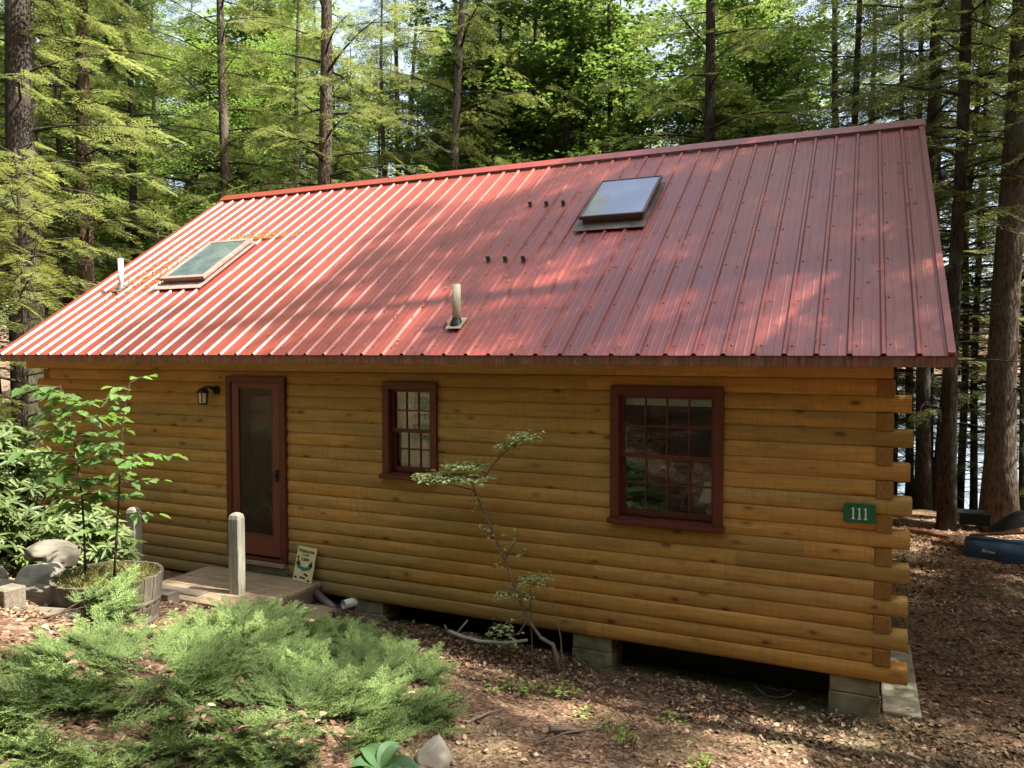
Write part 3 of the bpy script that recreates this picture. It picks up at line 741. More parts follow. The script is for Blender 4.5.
def hemlock(seed, H, z0, RM, nl, FR, fstep=.36, fl=(.55, 1.0), bare=10, sparse=1.0):
    """crown quads, limb MB"""
    R = random.Random(seed); quads = []; lm = MB(); az = R.uniform(0, 6)
    for i in range(nl):
        u = ((i + R.random())/nl)
        z = z0 + (H - z0)*u; az += 2.4 + R.uniform(-.5, .5)
        L = RM*min(1, .55 + u*2.2)*(1.02-u)**.75*R.uniform(.55, 1.1)
        if L < .25: L = .25
        up = R.uniform(.02, .3) + .3*u; dr = R.uniform(.06, .16)*(1-u*.5)
        pts = []
        for k in range(6):
            q = k/5; r = L*q
            pts.append(np.array([cos(az + .12*q)*r, sin(az + .12*q)*r, z + up*r - dr*r*r*.9]))
        lm.tube(pts, [max(.006, .012*L*(1-k/5.2)) + .004 for k in range(6)], 4, cap=False)
        s = .22*L
        side = 1
        while s < L:
            q = s/L; k = min(4, int(q*5)); f = q*5-k
            p = pts[k]*(1-f) + pts[k+1]*f
            tang = pts[k+1]-pts[k]; ta = atan2(tang[1], tang[0])
            if R.random() < sparse:
                fr = FR[R.randrange(len(FR))]
                scl = R.uniform(*fl)*(1 - .45*q)
                Mx = rotm(ta + side*R.uniform(.55, 1.0), R.uniform(-.45, .05), R.uniform(-.35, .35))
                quads.append((fr*scl) @ Mx.T + p)
            side = -side; s += fstep*R.uniform(.6, 1.3)
        fr = FR[R.randrange(len(FR))]
        quads.append((fr*R.uniform(*fl)) @ rotm(az, R.uniform(-.4, -.1), R.uniform(-.3, .3)).T + pts[5])
    for i in range(bare):                                     # dead bare twigs on the lower trunk
        z = R.uniform(1.2, z0 + 2); a = R.uniform(0, 6.3); L = R.uniform(.5, 1.8)
        lm.tube([(cos(a)*L*q, sin(a)*L*q, z + R.uniform(-.1, .1)*L*q - .12*L*q*q) for q in (0, .35, .7, 1)], [.016, .012, .008, .004], 3, cap=False)
    return np.concatenate(quads), lm
R0 = random.Random(11)
FR = [frond(R0, 1.0, 9, .10, .034, .44, 56, .22) for _ in range(5)]
FRfine = [frond(R0, 1.0, 11, .065, .020, .42, 56, .25) for _ in range(5)]
print('frond quads', len(FR[0]), len(FRfine[0]))
def crown_mesh(qd, lm, mat):
    me = poly_mesh('crown', qd, [mat, M['bark_dark']])
    bm = bmesh.new(); bm.from_mesh(me); vv = [bm.verts.new(p) for p in lm.v]
    for f in lm.f: q = bm.faces.new([vv[i] for i in f]); q.material_index = 1; q.smooth = True
    bm.to_mesh(me); bm.free(); return me
CROWN = []
for sd, H, z0, RM, nl, sp in ((1, 20, 4.2, 3.5, 84, .95), (2, 20, 2.8, 3.2, 90, .95), (3, 20, 5.0, 3.3, 70, .95), (4, 20, 2.2, 2.9, 92, .9), (5, 20, 5.0, 3.4, 44, .62)):
    qd, lm = hemlock(sd, H, z0, RM, nl, FR, fstep=.29, fl=(.65, 1.1), sparse=sp, bare=14)
    CROWN.append(crown_mesh(qd, lm, M['hemlock'])); print('crown', len(qd))
def broad_crown(seed, H, z0, RM, nleaf, ls):
    R = random.Random(seed); q = []; lm = MB()
    for i in range(34):
        u = (i+R.random())/34; z = z0 + (H-z0)*u; a = R.uniform(0, 6.3); L = RM*(1-.55*u)*R.uniform(.5, 1.1)
        pts = [np.array([cos(a)*L*k/4, sin(a)*L*k/4, z + .5*L*(k/4)**.8 + R.uniform(-.08, .08)]) for k in range(5)]
        lm.tube(pts, [.035, .025, .018, .011, .005], 4, cap=False)
        for j in range(nleaf//34//9):
            k = R.uniform(.8, 4); ii = min(3, int(k)); f = k-ii; p = pts[ii]*(1-f)+pts[ii+1]*f
            off = np.array([R.gauss(0, .38), R.gauss(0, .38), R.gauss(-.02, .16)])
            c = p + off; ta = R.uniform(0, 6.3)
            for m in range(9):
                aa = ta + R.uniform(-1.6, 1.6); d = np.array([cos(aa), sin(aa), R.uniform(-.5, .15)])
                nr = np.array([R.uniform(-.5, .5), R.uniform(-.5, .5), 1]); s = np.cross(nr, d); s /= np.linalg.norm(s)
                o_ = c + np.array([R.gauss(0, .13), R.gauss(0, .13), R.gauss(0, .05)]); l = ls*R.uniform(.7, 1.2)
                q.append([o_, o_ + d*l*.45 + s*l*.36, o_ + d*l, o_ + d*l*.45 - s*l*.36])
    return np.array(q), lm
BROAD = []
for sd in (21, 22):
    qd, lm = broad_crown(sd, 15, 3, 3.8, 46000, .085)
    BROAD.append(crown_mesh(qd, lm, M['maple'])); print('broad', len(qd))

def trunk_mb(H, r, lean, seed, z0=-.35):
    R = random.Random(seed); b = MB(); pts = []; rad = []
    n = 15; wx = R.uniform(0, 6); wy = R.uniform(0, 6)
    for k in range(n):
        q = k/(n-1); z = z0 + (H - z0)*q
        lx, ly = lean(z) if callable(lean) else (lean[0]*z, lean[1]*z)
        wob = .05*min(1, z/3) if z > 0 else 0
        pts.append((lx + wob*sin(wx + z*.5), ly + wob*sin(wy + z*.43), z))
        rad.append(r*(1-q)**.75*(1 + .45*math.exp(-max(0, z-z0-.1)*2.6)) + .012)
    b.tube(pts, rad, 14 if r > .12 else 10)
    return b
ti = [0]
def tree(x, y, H, r, label, kind='hem', var=0, lean=(0, 0), bk='bark', group='trees in the forest', crown=True, name=None, cmat=None):
    ti[0] += 1
    z = gz(x, y)
    nm = name or ('hemlock_tree' if kind == 'hem' else 'broadleaf_tree')
    root = empty(nm, (x, y, z), 0, label, 'tree', group)
    trunk_mb(H, r, lean, ti[0]*7).build('trunk', M[bk], root)
    cm = (CROWN if kind == 'hem' else BROAD)[var]
    rz = (ti[0]*2.399) % 6.28; s = H/(20 if kind == 'hem' else 15)
    ln_ = lean if not callable(lean) else (lean(10)[0]/10, lean(10)[1]/10)
    sh = Matrix.Identity(4); 
    rot = Vector((ln_[0], ln_[1], 1)).to_track_quat('Z', 'Y').to_euler()
    for nm2, me_ in (('crown', cm),):
        if nm2 == 'crown' and not crown: continue
        o = bpy.data.objects.new(nm2, me_); COL.objects.link(o); o.parent = root
        o.matrix_local = rot.to_matrix().to_4x4() @ Matrix.Rotation(rz, 4, 'Z') @ Matrix.Diagonal((min(1.15, s*1.05), min(1.15, s*1.05), s, 1))
    return root
G_L, G_B, G_R = 'trees left of the cabin', 'trees behind the roof ridge', 'trees right of the cabin'
# left
tree(-14.65, 2.55, 21, .31, 'thickest dark trunk of the wood to the left of the cabin', var=2, bk='bark_dark', group=G_L)
tree(-16.52, 4.01, 18, .13, 'slim trunk close beside the thickest dark trunk', var=0, group=G_L)
tree(-16.43, 5.15, 20, .21, 'straight reddish trunk rising above the young hemlock left of the cabin', var=2, bk='bark_red', group=G_L)
tree(-18.76, 6.3, 17, .10, 'thin dark trunk left of the straight reddish one', var=2, bk='bark_dark', group=G_L)
tree(-18.89, 8.44, 18, .13, 'thin dark trunk with a side bough, right of the reddish trunk', var=1, bk='bark_dark', group=G_L)
tree(-16.48, 9.53, 20, .18, 'tall hemlock above the left end of the roof ridge', var=0, group=G_L)
tree(-20.9, 16.3, 15, .14, 'bright green broadleaf tree far behind the left end of the roof', 'broad', 0, group=G_L)
tree(-22.5, 12.4, 16, .14, 'bright green broadleaf tree between two thin trunks at upper left', 'broad', 1, group=G_L)
# behind
tree(-11.96, 8.27, 20, .21, 'hemlock with stout trunk meeting the ridge left of the middle', var=0, bk='bark', group=G_B)
tree(-10.0, 10.32, 20, .145, 'leaning slender hemlock near the top centre, trunk bare above the ridge', var=2, lean=(.035, .05), group=G_B)
tree(-11.09, 16.4, 19, .13, 'hemlock of fuller crown deep behind the leaning slender one', var=1, group=G_B)
tree(-15.75, 16.45, 17, .14, 'dense hemlock deep behind the stout trunk', var=3, group=G_B)
tree(-15.9, 12.0, 16, .12, 'pale hemlock filling the gap left of the stout trunk', var=3, group=G_B)
tree(-7.97, 15.6, 19, .15, 'bushy sunlit hemlock behind the ridge left of the right skylight', var=3, group=G_B)
tree(-7.3, 20.3, 18, .14, 'hemlock crown seen above the right skylight', var=1, group=G_B)
tree(-3.32, 11.09, 20, .17, 'spreading hemlock with dark trunk right of the right skylight', var=1, bk='bark_dark', group=G_B)
tree(-2.59, 18.0, 15, .14, 'light green broadleaf tree behind the ridge at right', 'broad', 0, group=G_B)
tree(-5.4, 19.5, 14, .13, 'light green broadleaf tree behind the ridge above the skylight', 'broad', 1, group=G_B)
tree(-.78, 15.5, 19, .15, 'hemlock behind the right end of the ridge', var=0, group=G_B)
tree(.26, 21.5, 18, .14, 'farthest hemlock near the lake beyond the right ridge end', var=3, group=G_B)
# right
tree(2.09, 7.49, 21, .225, 'thickest trunk at the right edge behind the blue covered box', var=2, lean=(.018, .035), bk='bark', group=G_R)
def lean13(z): return (.02*z - .06*sin(min(z, 9)*.7)*min(1, z/2) , .05*z)
tree(1.31, 7.14, 19, .115, 'curving dark trunk between the cabin and the thickest right trunk', var=2, lean=lean13, bk='bark_dark', group=G_R)
tree(1.14, 9.81, 19, .13, 'straight dark trunk close beside the right gable edge', var=2, bk='bark_dark', group=G_R)
tree(1.38, 10.47, 15, .07, 'thin trunk leaning right beside the straight dark one', var=3, lean=(.07, 0), bk='bark_dark', group=G_R)
tree(1.08, 13.1, 17, .085, 'thin trunk seen just past the log ends', var=3, bk='bark_dark', group=G_R)
tree(2.46, 13.7, 17, .075, 'thin pole trunk left of the thickest right trunk', var=3, bk='bark_dark', group=G_R)
tree(.79, 15.1, 18, .09, 'distant trunk glimpsed between the log ends', var=1, group=G_R)
tree(3.37, 11.9, 19, .2, 'dark trunk at the right edge beyond the blue covered box', var=0, bk='bark_dark', group=G_R)
# beyond the right edge of the photo: the crowns that shade the roof and the yard
for x, y, H, v in ((5.0, 1.8, 23.5, 4), (5.6, 3.4, 21.5, 0), (4.6, 5.2, 17.5, 2), (4.0, 3.2, 15, 2), (3.6, 1.4, 12.5, 4), (7.6, .3, 22, 4), (6.3, -2.6, 17, 4), (6.8, -6.6, 19, 0), (5.2, -5.6, 17, 1), (4.8, -9.0, 20, 1), (8.5, -10.5, 20, 1), (3.4, -12.5, 19, 1), (-4.5, -13.5, 19, 0), (10.5, 5.5, 19, 4), (5.6, 8.6, 20, 4)):
    lb, gr = (('tall hemlock just outside the right edge, its boughs shading the roof', 'hemlocks shading the roof') if y > 1 else
              ('tall hemlock past the right edge, shading the juniper slope', 'hemlocks shading the front slope') if y > -4 else ('unseen hemlock behind the viewer, added for shade and window reflections', 'hemlocks behind the viewer'))  # unseen trees behind the viewer, added to darken the slope mirrored in the windows
    tree(x, y, H, .2, lb, var=v, group=gr)

tree(2.9, 12.6, 17, .10, 'low-branched hemlock between the thin pole trunk and the thickest one', var=1, bk='bark_dark', group=G_R)
tree(1.75, 16.5, 16, .10, 'low-branched hemlock by the lake behind the curving trunk', var=3, bk='bark_dark', group=G_R)
tree(2.55, 17.2, 18, .10, 'slender hemlock by the water, its boughs crossing the gap between trunks', var=0, bk='bark_dark', group=G_R)
tree(3.35, 15.4, 18, .11, 'hemlock behind the thickest trunk, low boughs over the water', var=1, bk='bark_dark', group=G_R)
tree(.15, 17.6, 18, .11, 'hemlock directly behind the gable peak', var=1, bk='bark_dark', group=G_B)
tree(-.2, 12.3, 17, .11, 'hemlock with low boughs close behind the gable end', var=3, bk='bark_dark', group=G_B)
# understory young hemlocks
def young(x, y, H, R_, seed, label, mat, z0=.5, nl=46):
    root = empty('young_hemlock', (x, y, gz(x, y)), 0, label, 'tree', 'young hemlocks')
    trunk_mb(H, .05, (0, 0), seed).build('trunk', M['bark_dark'], root)
    qd, lm = hemlock(seed, H, z0, R_, nl, FRfine, fstep=.24, fl=(.4, .75), bare=0)
    link('crown', crown_mesh(qd, lm, M[mat]), root)
young(-12.5, 1.0, 6.0, 2.3, 31, 'young sunlit yellow-green hemlock with drooping boughs at the left end of the roof', 'hemlock_lit', .8, 64)
young(-14.2, 6.6, 4.4, 2.2, 33, 'young green hemlock behind the left roof edge', 'hemlock', .6)
young(3.0, 11.2, 5.5, 1.6, 35, 'small hemlock sapling under the trees by the blue box', 'hemlock', .3, 30)
young(1.9, 14.6, 6.5, 2.0, 37, 'bushy young hemlock by the shore between two dark trunks', 'hemlock', .4, 50)
young(.45, 13.9, 5.5, 1.6, 38, 'young hemlock glimpsed beyond the log ends by the shore', 'hemlock', .4, 44)
young(.7, 11.4, 3.6, 1.4, 36, 'small hemlock sapling seen past the log corner', 'hemlock', .3, 30)

# far wood: one mass, seen between and above the trees
def farwood():
    R = random.Random(77); src = []
    mb = MB(); mb.tube([(0, 0, -1), (0, 0, 9), (0, 0, 17)], [.16, .1, .02], 7)
    for nm, qd in (('far_conifer', hemlock(41, 18, 2.0, 3.0, 46, FR, fstep=.7, fl=(.9, 1.5), bare=0)[0]), ('far_broadleaf', broad_crown(43, 16, 3.0, 4.0, 15000, .17)[0])):
        V = qd; me = poly_mesh(nm, V, [M['farleaf'] if nm == 'far_conifer' else M['maple'], M['bark_dark']])
        bm = bmesh.new(); bm.from_mesh(me); vs_ = [bm.verts.new(p) for p in mb.v]
        for f in mb.f: q = bm.faces.new([vs_[i] for i in f]); q.material_index = 1
        bm.to_mesh(me); bm.free()
        src.append(bpy.data.objects.new(nm, me))
    pts = []
    def put(x, y): pts.append((x, y, gz(x, y)))
    for i in range(1650):
        a = R.uniform(-pi, pi); d = R.uniform(15, 75)
        x, y = d*sin(a), -7 + d*cos(a)
        if y > -3:
            if x > -13 and y < 14 and x < 13: continue
            if x > -8 and y > 22.5: continue
            if -.4 < x < 6: continue
            if y > 34 and x > -20: continue
            if x > -24 and x < -12 and -1 < y < 17: continue
            if x < -12 and R.random() < .2: continue
            if -6 < y < 12 and 0 < x < 26: continue
        else:
            if R.random() < .35: continue
            if sqrt(x*x + (y+7)**2) < 11 or (x > -1 and y > -9): continue
        put(x, y)
    for i in range(46):                     # along the lake shore
        put(R.uniform(-34, 20), R.uniform(18.5, 24) if R.random() < .6 else R.uniform(16, 20) - .0)
    pts = [p for p in pts if not (p[0] > -1.0 and p[1] < 24 and p[0] < 5 and p[1] > 12)]
    for i in range(420):                    # far shore
        x = R.uniform(-330, 260); put(x, 262 + R.uniform(0, 60))
    me = bpy.data.meshes.new('far_wood'); me.from_pydata(pts, [], [])
    o = link('far_wood', me); tag(o, kind='stuff')
    ng = bpy.data.node_groups.new('scatter_trees', 'GeometryNodeTree')
    ng.interface.new_socket('Geometry', in_out='INPUT', socket_type='NodeSocketGeometry'); ng.interface.new_socket('Geometry', in_out='OUTPUT', socket_type='NodeSocketGeometry')
    gi = ng.nodes.new('NodeGroupInput'); go = ng.nodes.new('NodeGroupOutput')
    join = ng.nodes.new('GeometryNodeGeometryToInstance')
    for s in src:
        oi = ng.nodes.new('GeometryNodeObjectInfo'); oi.inputs['Object'].default_value = s; oi.inputs['As Instance'].default_value = True
        ng.links.new(oi.outputs['Geometry'], join.inputs[0])
    ip = ng.nodes.new('GeometryNodeInstanceOnPoints'); ip.inputs['Pick Instance'].default_value = True
    ri = ng.nodes.new('FunctionNodeRandomValue'); ri.data_type = 'INT'; ri.inputs[4].default_value = 0; ri.inputs[5].default_value = 1
    rr = ng.nodes.new('FunctionNodeRandomValue'); rr.data_type = 'FLOAT_VECTOR'; rr.inputs[0].default_value = (0, 0, 0); rr.inputs[1].default_value = (.06, .06, 6.28)
    rs = ng.nodes.new('FunctionNodeRandomValue'); rs.data_type = 'FLOAT'; rs.inputs[2].default_value = .75; rs.inputs[3].default_value = 1.25
    join2 = ng.nodes.new('GeometryNodeJoinGeometry')
    ng.nodes.remove(join)
    for n_ in [n for n in ng.nodes if n.bl_idname == 'GeometryNodeObjectInfo']: ng.links.new(n_.outputs['Geometry'], join2.inputs[0])
    ng.links.new(gi.outputs[0], ip.inputs['Points']); ng.links.new(join2.outputs[0], ip.inputs['Instance'])
    ng.links.new(ri.outputs[2], ip.inputs['Instance Index']); ng.links.new(rr.outputs[0], ip.inputs['Rotation']); ng.links.new(rs.outputs[1], ip.inputs['Scale'])
    ng.links.new(ip.outputs[0], go.inputs[0])
    md = o.modifiers.new('scatter', 'NODES'); md.node_group = ng
    print('far trees', len(pts))
farwood()

# ------------------------------------------------------------------ leaf shapes for the near plants
def leaf_poly(p, d, nr, l, w, fold=.12, droop=.2):
    """one pointed leaf as two 4-gons meeting at the midrib"""
    d = d/np.linalg.norm(d); s = np.cross(nr, d); s /= np.linalg.norm(s); n = np.cross(d, s)
    m1 = p + d*l*.5 - n*0; tip = p + d*l - n*l*droop
    a = p + d*l*.30 + s*w*.5 + n*w*fold; c = p + d*l*.68 + s*w*.38 + n*w*fold - n*l*droop*.4
    a2 = p + d*l*.30 - s*w*.5 + n*w*fold; c2 = p + d*l*.68 - s*w*.38 + n*w*fold - n*l*droop*.4
    return [[p, a, c, tip], [tip, c2, a2, p]]
def poly_pairs_mesh(name, V, mat):
    """V (N,2,4,3) : both halves share p and tip so that a leaf is one island"""
    N = len(V); W = np.empty((N, 6, 3)); W[:, 0] = V[:, 0, 0]; W[:, 1] = V[:, 0, 1]; W[:, 2] = V[:, 0, 2]; W[:, 3] = V[:, 0, 3]; W[:, 4] = V[:, 1, 1]; W[:, 5] = V[:, 1, 2]
    me = bpy.data.meshes.new(name)
    base = np.arange(N)[:, None]*6
    F = np.concatenate([base + np.array([[0, 1, 2, 3]]), base + np.array([[3, 4, 5, 0]])], 1).reshape(-1)
    me.vertices.add(N*6); me.vertices.foreach_set('co', W.reshape(-1).astype(np.float32))
    me.loops.add(N*8); me.loops.foreach_set('vertex_index', F.astype(np.int32))
    me.polygons.add(N*2); me.polygons.foreach_set('loop_start', np.arange(0, N*8, 4, dtype=np.int32)); me.polygons.foreach_set('loop_total', np.full(N*2, 4, dtype=np.int32))
    me.materials.append(mat); me.update(calc_edges=True); return me

# rhododendron at the left end of the wall
def rhododendron(x, y, H, W, seed, label, n=250):
    R = random.Random(seed); z = gz(x, y); root = empty('rhododendron', (x, y, z), 0, label, 'shrub', 'rhododendron bushes'); L = []; st_ = MB()
    for i in range(n):
        a = R.uniform(0, 6.3); el = R.uniform(.0, 1.45); rr = R.uniform(.6, 1.0)
        p = np.array([cos(a)*cos(el)*W*rr, sin(a)*cos(el)*W*rr*.8, .25 + sin(el)*(H-.3)*rr])
        st_.tube([(p[0]*.25, p[1]*.25, .02), (p[0]*.6, p[1]*.6, p[2]*.55), p], [.012, .008, .004], 4, cap=False) if i % 3 == 0 else None
        k = R.randrange(6, 10); a0 = R.uniform(0, 6.3); out = np.array([cos(a)*.5, sin(a)*.5, 1]); out /= np.linalg.norm(out)
        e1 = np.cross(out, [0, 0, 1.0]); e1 = e1/np.linalg.norm(e1) if np.linalg.norm(e1) > .01 else np.array([1., 0, 0]); e2 = np.cross(out, e1)
        for j in range(k):
            t_ = a0 + 2*pi*j/k + R.uniform(-.2, .2); rise = R.uniform(-.25, .5)
            d = e1*cos(t_) + e2*sin(t_) + out*rise
            L.append(leaf_poly(p, d, out + .2*np.array([R.uniform(-1, 1), R.uniform(-1, 1), 0]), R.uniform(.11, .18), R.uniform(.034, .05), .15, R.uniform(.1, .35)))
    st_.build('stem', M['twigdark'], root); link('foliage', poly_pairs_mesh('foliage', np.array(L), M['rhodo']), root)
rhododendron(-8.75, -1.75, 1.75, .95, 51, 'glossy rhododendron bush with long leaves at the left edge behind the rocks', 300)
rhododendron(-7.75, -1.60, .95, .75, 52, 'low rhododendron with pale green whorls just behind the barrel', 200)
rhododendron(-10.3, -1.3, 1.9, 1.0, 53, 'rhododendron at the left end of the cabin wall', 240)
rhododendron(-8.2, -2.5, .9, .7, 54, 'rhododendron directly above the stones at the left', 130)

# barrel planter
bx, by, bz = -5.70, -2.76, .50
br = empty('barrel_planter', (bx, by, bz), 0, 'half barrel planter of grey staves with rusty hoops full of moss', 'planter')
RT, RBt, BH = .425, .345, .46
b = MB(); ns_ = 26
for i in range(ns_):
    a0, a1 = 2*pi*i/ns_ + .008, 2*pi*(i+1)/ns_ - .008; dz = R0.uniform(-.006, .006)
    V = []
    for z, r in ((0, RBt), (.2, (RT+RBt)/2+.012), (BH+dz, RT)):
        for a in (a0, a1):
            for rr in (r, r-.03): V.append((cos(a)*rr, sin(a)*rr, z))
    F = []
    for k in (0, 4): F += [(k, k+2, k+6, k+4), (k+3, k+1, k+5, k+7), (k+1, k, k+4, k+5), (k+2, k+3, k+7, k+6)]
    F += [(8, 10, 11, 9), (0, 1, 3, 2)]
    b.add(V, F)
b.build('stave', M['barrel'], br)
for z0_, z1_ in ((.035, .09), (.215, .262)):
    b = MB(); r0 = RBt + (RT-RBt)*z0_/BH + .012; r1 = RBt + (RT-RBt)*z1_/BH + .012
    b.lathe([(r0-.01, z0_), (r0+.003, z0_), (r1+.003, z1_), (r1-.01, z1_)], 40); b.build('hoop', M['hoop'], br)
b = MB(); nr_, na_ = 12, 40; V = []
for i in range(nr_+1):
    for k in range(na_):
        r = (RT-.03)*i/nr_; a = 2*pi*k/na_; x, y = r*cos(a), r*sin(a)
        V.append((x, y, BH - .03 + .045*(1-(i/nr_)**2) + .02*mnoise.noise(Vector((x*9, y*9, 1)))))
b.add(V, [(i*na_+k, i*na_+(k+1) % na_, (i+1)*na_+(k+1) % na_, (i+1)*na_+k) for i in range(nr_) for k in range(na_)], True)
b.build('soil', M['moss'], br)
R = random.Random(61); q = []
for i in range(2600):
    a = R.uniform(0, 6.3); r = (RT-.02)*sqrt(R.random()); p = np.array([r*cos(a), r*sin(a), BH - .03 + .045*(1-(r/RT)**2)])
    d = np.array([R.uniform(-1, 1), R.uniform(-1, 1), R.uniform(.3, 1.4)]); d /= np.linalg.norm(d); s = np.cross(d, [R.uniform(-1, 1), R.uniform(-1, 1), .2]); s /= np.linalg.norm(s)
    l = R.uniform(.012, .045)*(1.7 if R.random() < .06 else 1); q.append([p - s*.004, p + s*.004, p + d*l + s*.0015, p + d*l - s*.0015])
t = leaf_mat('moss_tufts', (.10, .10, .025), (.24, .22, .07), (.2, .2, .05), .2); o = link('moss_tuft', poly_mesh('moss_tuft', np.array(q), t), br); o['kind'] = 'stuff'

def sapling(name, path, seed, label, tiers, ls, group):
    R = random.Random(seed); b0 = Vector(path[0]); root = empty(name, b0, 0, label, 'sapling', group)
    P = [Vector(p)-b0 for p in path]
    s = MB(); s.tube(P, [.011*(1-.75*i/(len(P)-1)) for i in range(len(P))], 7); L = []
    tl = len(P)-1
    for (u, az, ln__, n) in tiers:
        k = min(tl-1, int(u*tl)); f = u*tl-k; p = P[k].lerp(P[k+1], f); d = Vector((cos(az), sin(az), R.uniform(.05, .35)))
        tip = p + d*ln__ + Vector((0, 0, -.10*ln__)); mid = p + d*ln__*.5
        s.tube([p, mid, tip], [.005, .004, .002], 4, cap=False)
        for j in range(n):
            q_ = (j+1)/n; o_ = p.lerp(mid, q_*2) if q_ < .5 else mid.lerp(tip, q_*2-1)
            for sd in ((-1, 1) if j < n-1 else (0,)):
                a = az + sd*R.uniform(.6, 1.3); dd = np.array([cos(a), sin(a), R.uniform(-.45, .1)])
                st0 = np.array(o_); pet = dd*.025
                L.append(leaf_poly(st0+pet, dd, np.array([R.uniform(-.4, .4), R.uniform(-.4, .4), 1.]), ls*R.uniform(.65, 1.15), ls*R.uniform(.55, .8), .08, R.uniform(.1, .4)))
    s.build('stem', M['twigdark'], root); link('foliage', poly_pairs_mesh('foliage', np.array(L), M['sapling']), root)
R = random.Random(63)
tA = [(u, R.uniform(0, 6.3), R.uniform(.16, .46), R.randrange(4, 7)) for u in np.linspace(.28, .98, 30)]
tB = [(u, R.uniform(0, 6.3), R.uniform(.10, .30), R.randrange(2, 4)) for u in np.linspace(.22, 1.0, 18)] + [(.52, .2, .52, 6), (.48, -.3, .48, 5), (.40, .9, .3, 4)]
G_S = 'saplings growing in the barrel'
sapling('sapling', [(-5.85, -2.86, .90), (-5.86, -2.85, 1.27), (-5.88, -2.85, 1.59), (-5.90, -2.86, 1.88), (-5.94, -2.87, 2.09), (-5.99, -2.88, 2.33), (-6.05, -2.90, 2.54)], 64, 'bushier sapling on the left side of the barrel planter', tA, .118, G_S)
sapling('sapling', [(-5.50, -2.87, .90), (-5.48, -2.85, 1.3), (-5.47, -2.83, 1.62), (-5.46, -2.81, 1.94), (-5.45, -2.80, 2.22), (-5.42, -2.78, 2.43), (-5.40, -2.76, 2.56)], 65, 'slimmer sapling with a long right bough in the barrel planter', tB, .095, G_S)

# little tree by the wall
lt = empty('small_tree', (-2.59, -.45, gz(-2.59, -.45)-.03), 0, 'crooked little tree with flat sprays of pale leaves before the wall', 'tree')
B0 = Vector(lt.location)
def wp(L_): return [Vector(p)-B0 for p in L_]
s = MB()
main = [(-2.59, -.45, -.28), (-2.58, -.45, -.08), (-2.62, -.45, .04), (-2.74, -.46, .09), (-2.89, -.45, .26), (-3.01, -.44, .52), (-3.12, -.46, .8), (-3.24, -.45, 1.03), (-3.35, -.45, 1.25), (-3.43, -.46, 1.42), (-3.46, -.47, 1.51), (-3.31, -.46, 1.62), (-3.22, -.45, 1.75), (-3.14, -.45, 1.87), (-2.98, -.45, 1.98)]
s.tube(wp(main), [.027, .024, .021, .018, .015, .0125, .0115, .0105, .010, .009, .008, .007, .006, .0045, .003], 9); s.build('trunk', M['twig'], lt)
s = MB(); BR = [[(-3.46, -.47, 1.51), (-3.62, -.5, 1.58), (-3.80, -.52, 1.58), (-3.98, -.52, 1.52)], [(-3.43, -.46, 1.45), (-3.6, -.62, 1.52), (-3.85, -.75, 1.53)], [(-3.31, -.46, 1.62), (-3.50, -.40, 1.70), (-3.7, -.36, 1.70)],
      [(-3.22, -.45, 1.75), (-3.02, -.5, 1.92), (-2.80, -.5, 2.05)], [(-2.54, -.40, -.25), (-2.56, -.40, .1), (-2.62, -.40, .35), (-2.75, -.4, .58)], [(-2.82, -.45, -.3), (-2.84, -.45, .15), (-2.85, -.46, .56), (-2.74, -.48, .66)],
      [(-2.89, -.45, .26), (-3.05, -.55, .22), (-3.18, -.6, .12)], [(-3.12, -.46, .8), (-3.0, -.5, .98), (-2.95, -.5, 1.1)], [(-3.24, -.45, 1.03), (-3.3, -.6, 1.10), (-3.32, -.65, 1.16)], [(-3.0, -.44, .5), (-3.12, -.5, .56), (-3.2, -.5, .52)], [(-2.84, -.45, .3), (-2.95, -.5, .12), (-3.08, -.55, .05)]]
for p in BR: s.tube(wp(p), [.010 - .007*i/(len(p)-1) for i in range(len(p))], 5, cap=False)
twg = s
R = random.Random(71); L = []
def spray(c, rx, ry, rz, n, ls):
    n = int(n*1.35); ls *= 1.1
    for i in range(max(3, n//14)):
        a = R.uniform(0, 6.3); e = Vector((c[0]+rx*cos(a), c[1]+ry*sin(a), c[2]+R.gauss(0, rz)*.6)) - B0
        twg.tube([Vector(c)-B0, (Vector(c)-B0).lerp(e, .5) + Vector((0, 0, .012)), e], [.0035, .003, .0015], 4, cap=False)
    for i in range(n):
        a = R.uniform(0, 6.3); r = R.random()**.6*1.12; p = np.array([c[0]+rx*r*cos(a), c[1]+ry*r*sin(a), c[2]+R.gauss(0, rz)]) - np.array(B0)
        aa = R.uniform(0, 6.3); L.append(leaf_poly(p, np.array([cos(aa), sin(aa), R.uniform(-.3, .2)]), np.array([R.uniform(-.4, .4), R.uniform(-.4, .4), 1]), ls*R.uniform(.6, 1.2), ls*.55, .1, .15))
spray((-3.78, -.52, 1.57), .26, .22, .022, 330, .052); spray((-3.55, -.45, 1.68), .22, .16, .02, 210, .05); spray((-3.42, -.55, 1.58), .2, .18, .022, 110, .048); spray((-2.9, -.48, 2.0), .16, .12, .028, 150, .048); spray((-3.08, -.47, 1.90), .12, .1, .025, 70, .045)
spray((-2.80, -.45, .64), .18, .12, .03, 90, .045); spray((-3.1, -.5, .46), .1, .08, .03, 36, .045); spray((-3.08, -.55, .14), .15, .1, .05, 60, .05); spray((-2.9, -.5, .5), .1, .1, .04, 30, .045)
spray((-3.28, -.5, 1.12), .08, .06, .05, 14, .045); spray((-3.08, -.5, 1.0), .1, .07, .07, 18, .045); spray((-3.4, -.5, 1.35), .1, .08, .05, 14, .045); spray((-2.95, -.45, .85), .1, .05, .05, 8, .04); spray((-3.2, -.5, .72), .08, .05, .04, 8, .04)
twg.build('limbs', M['twig'], lt)
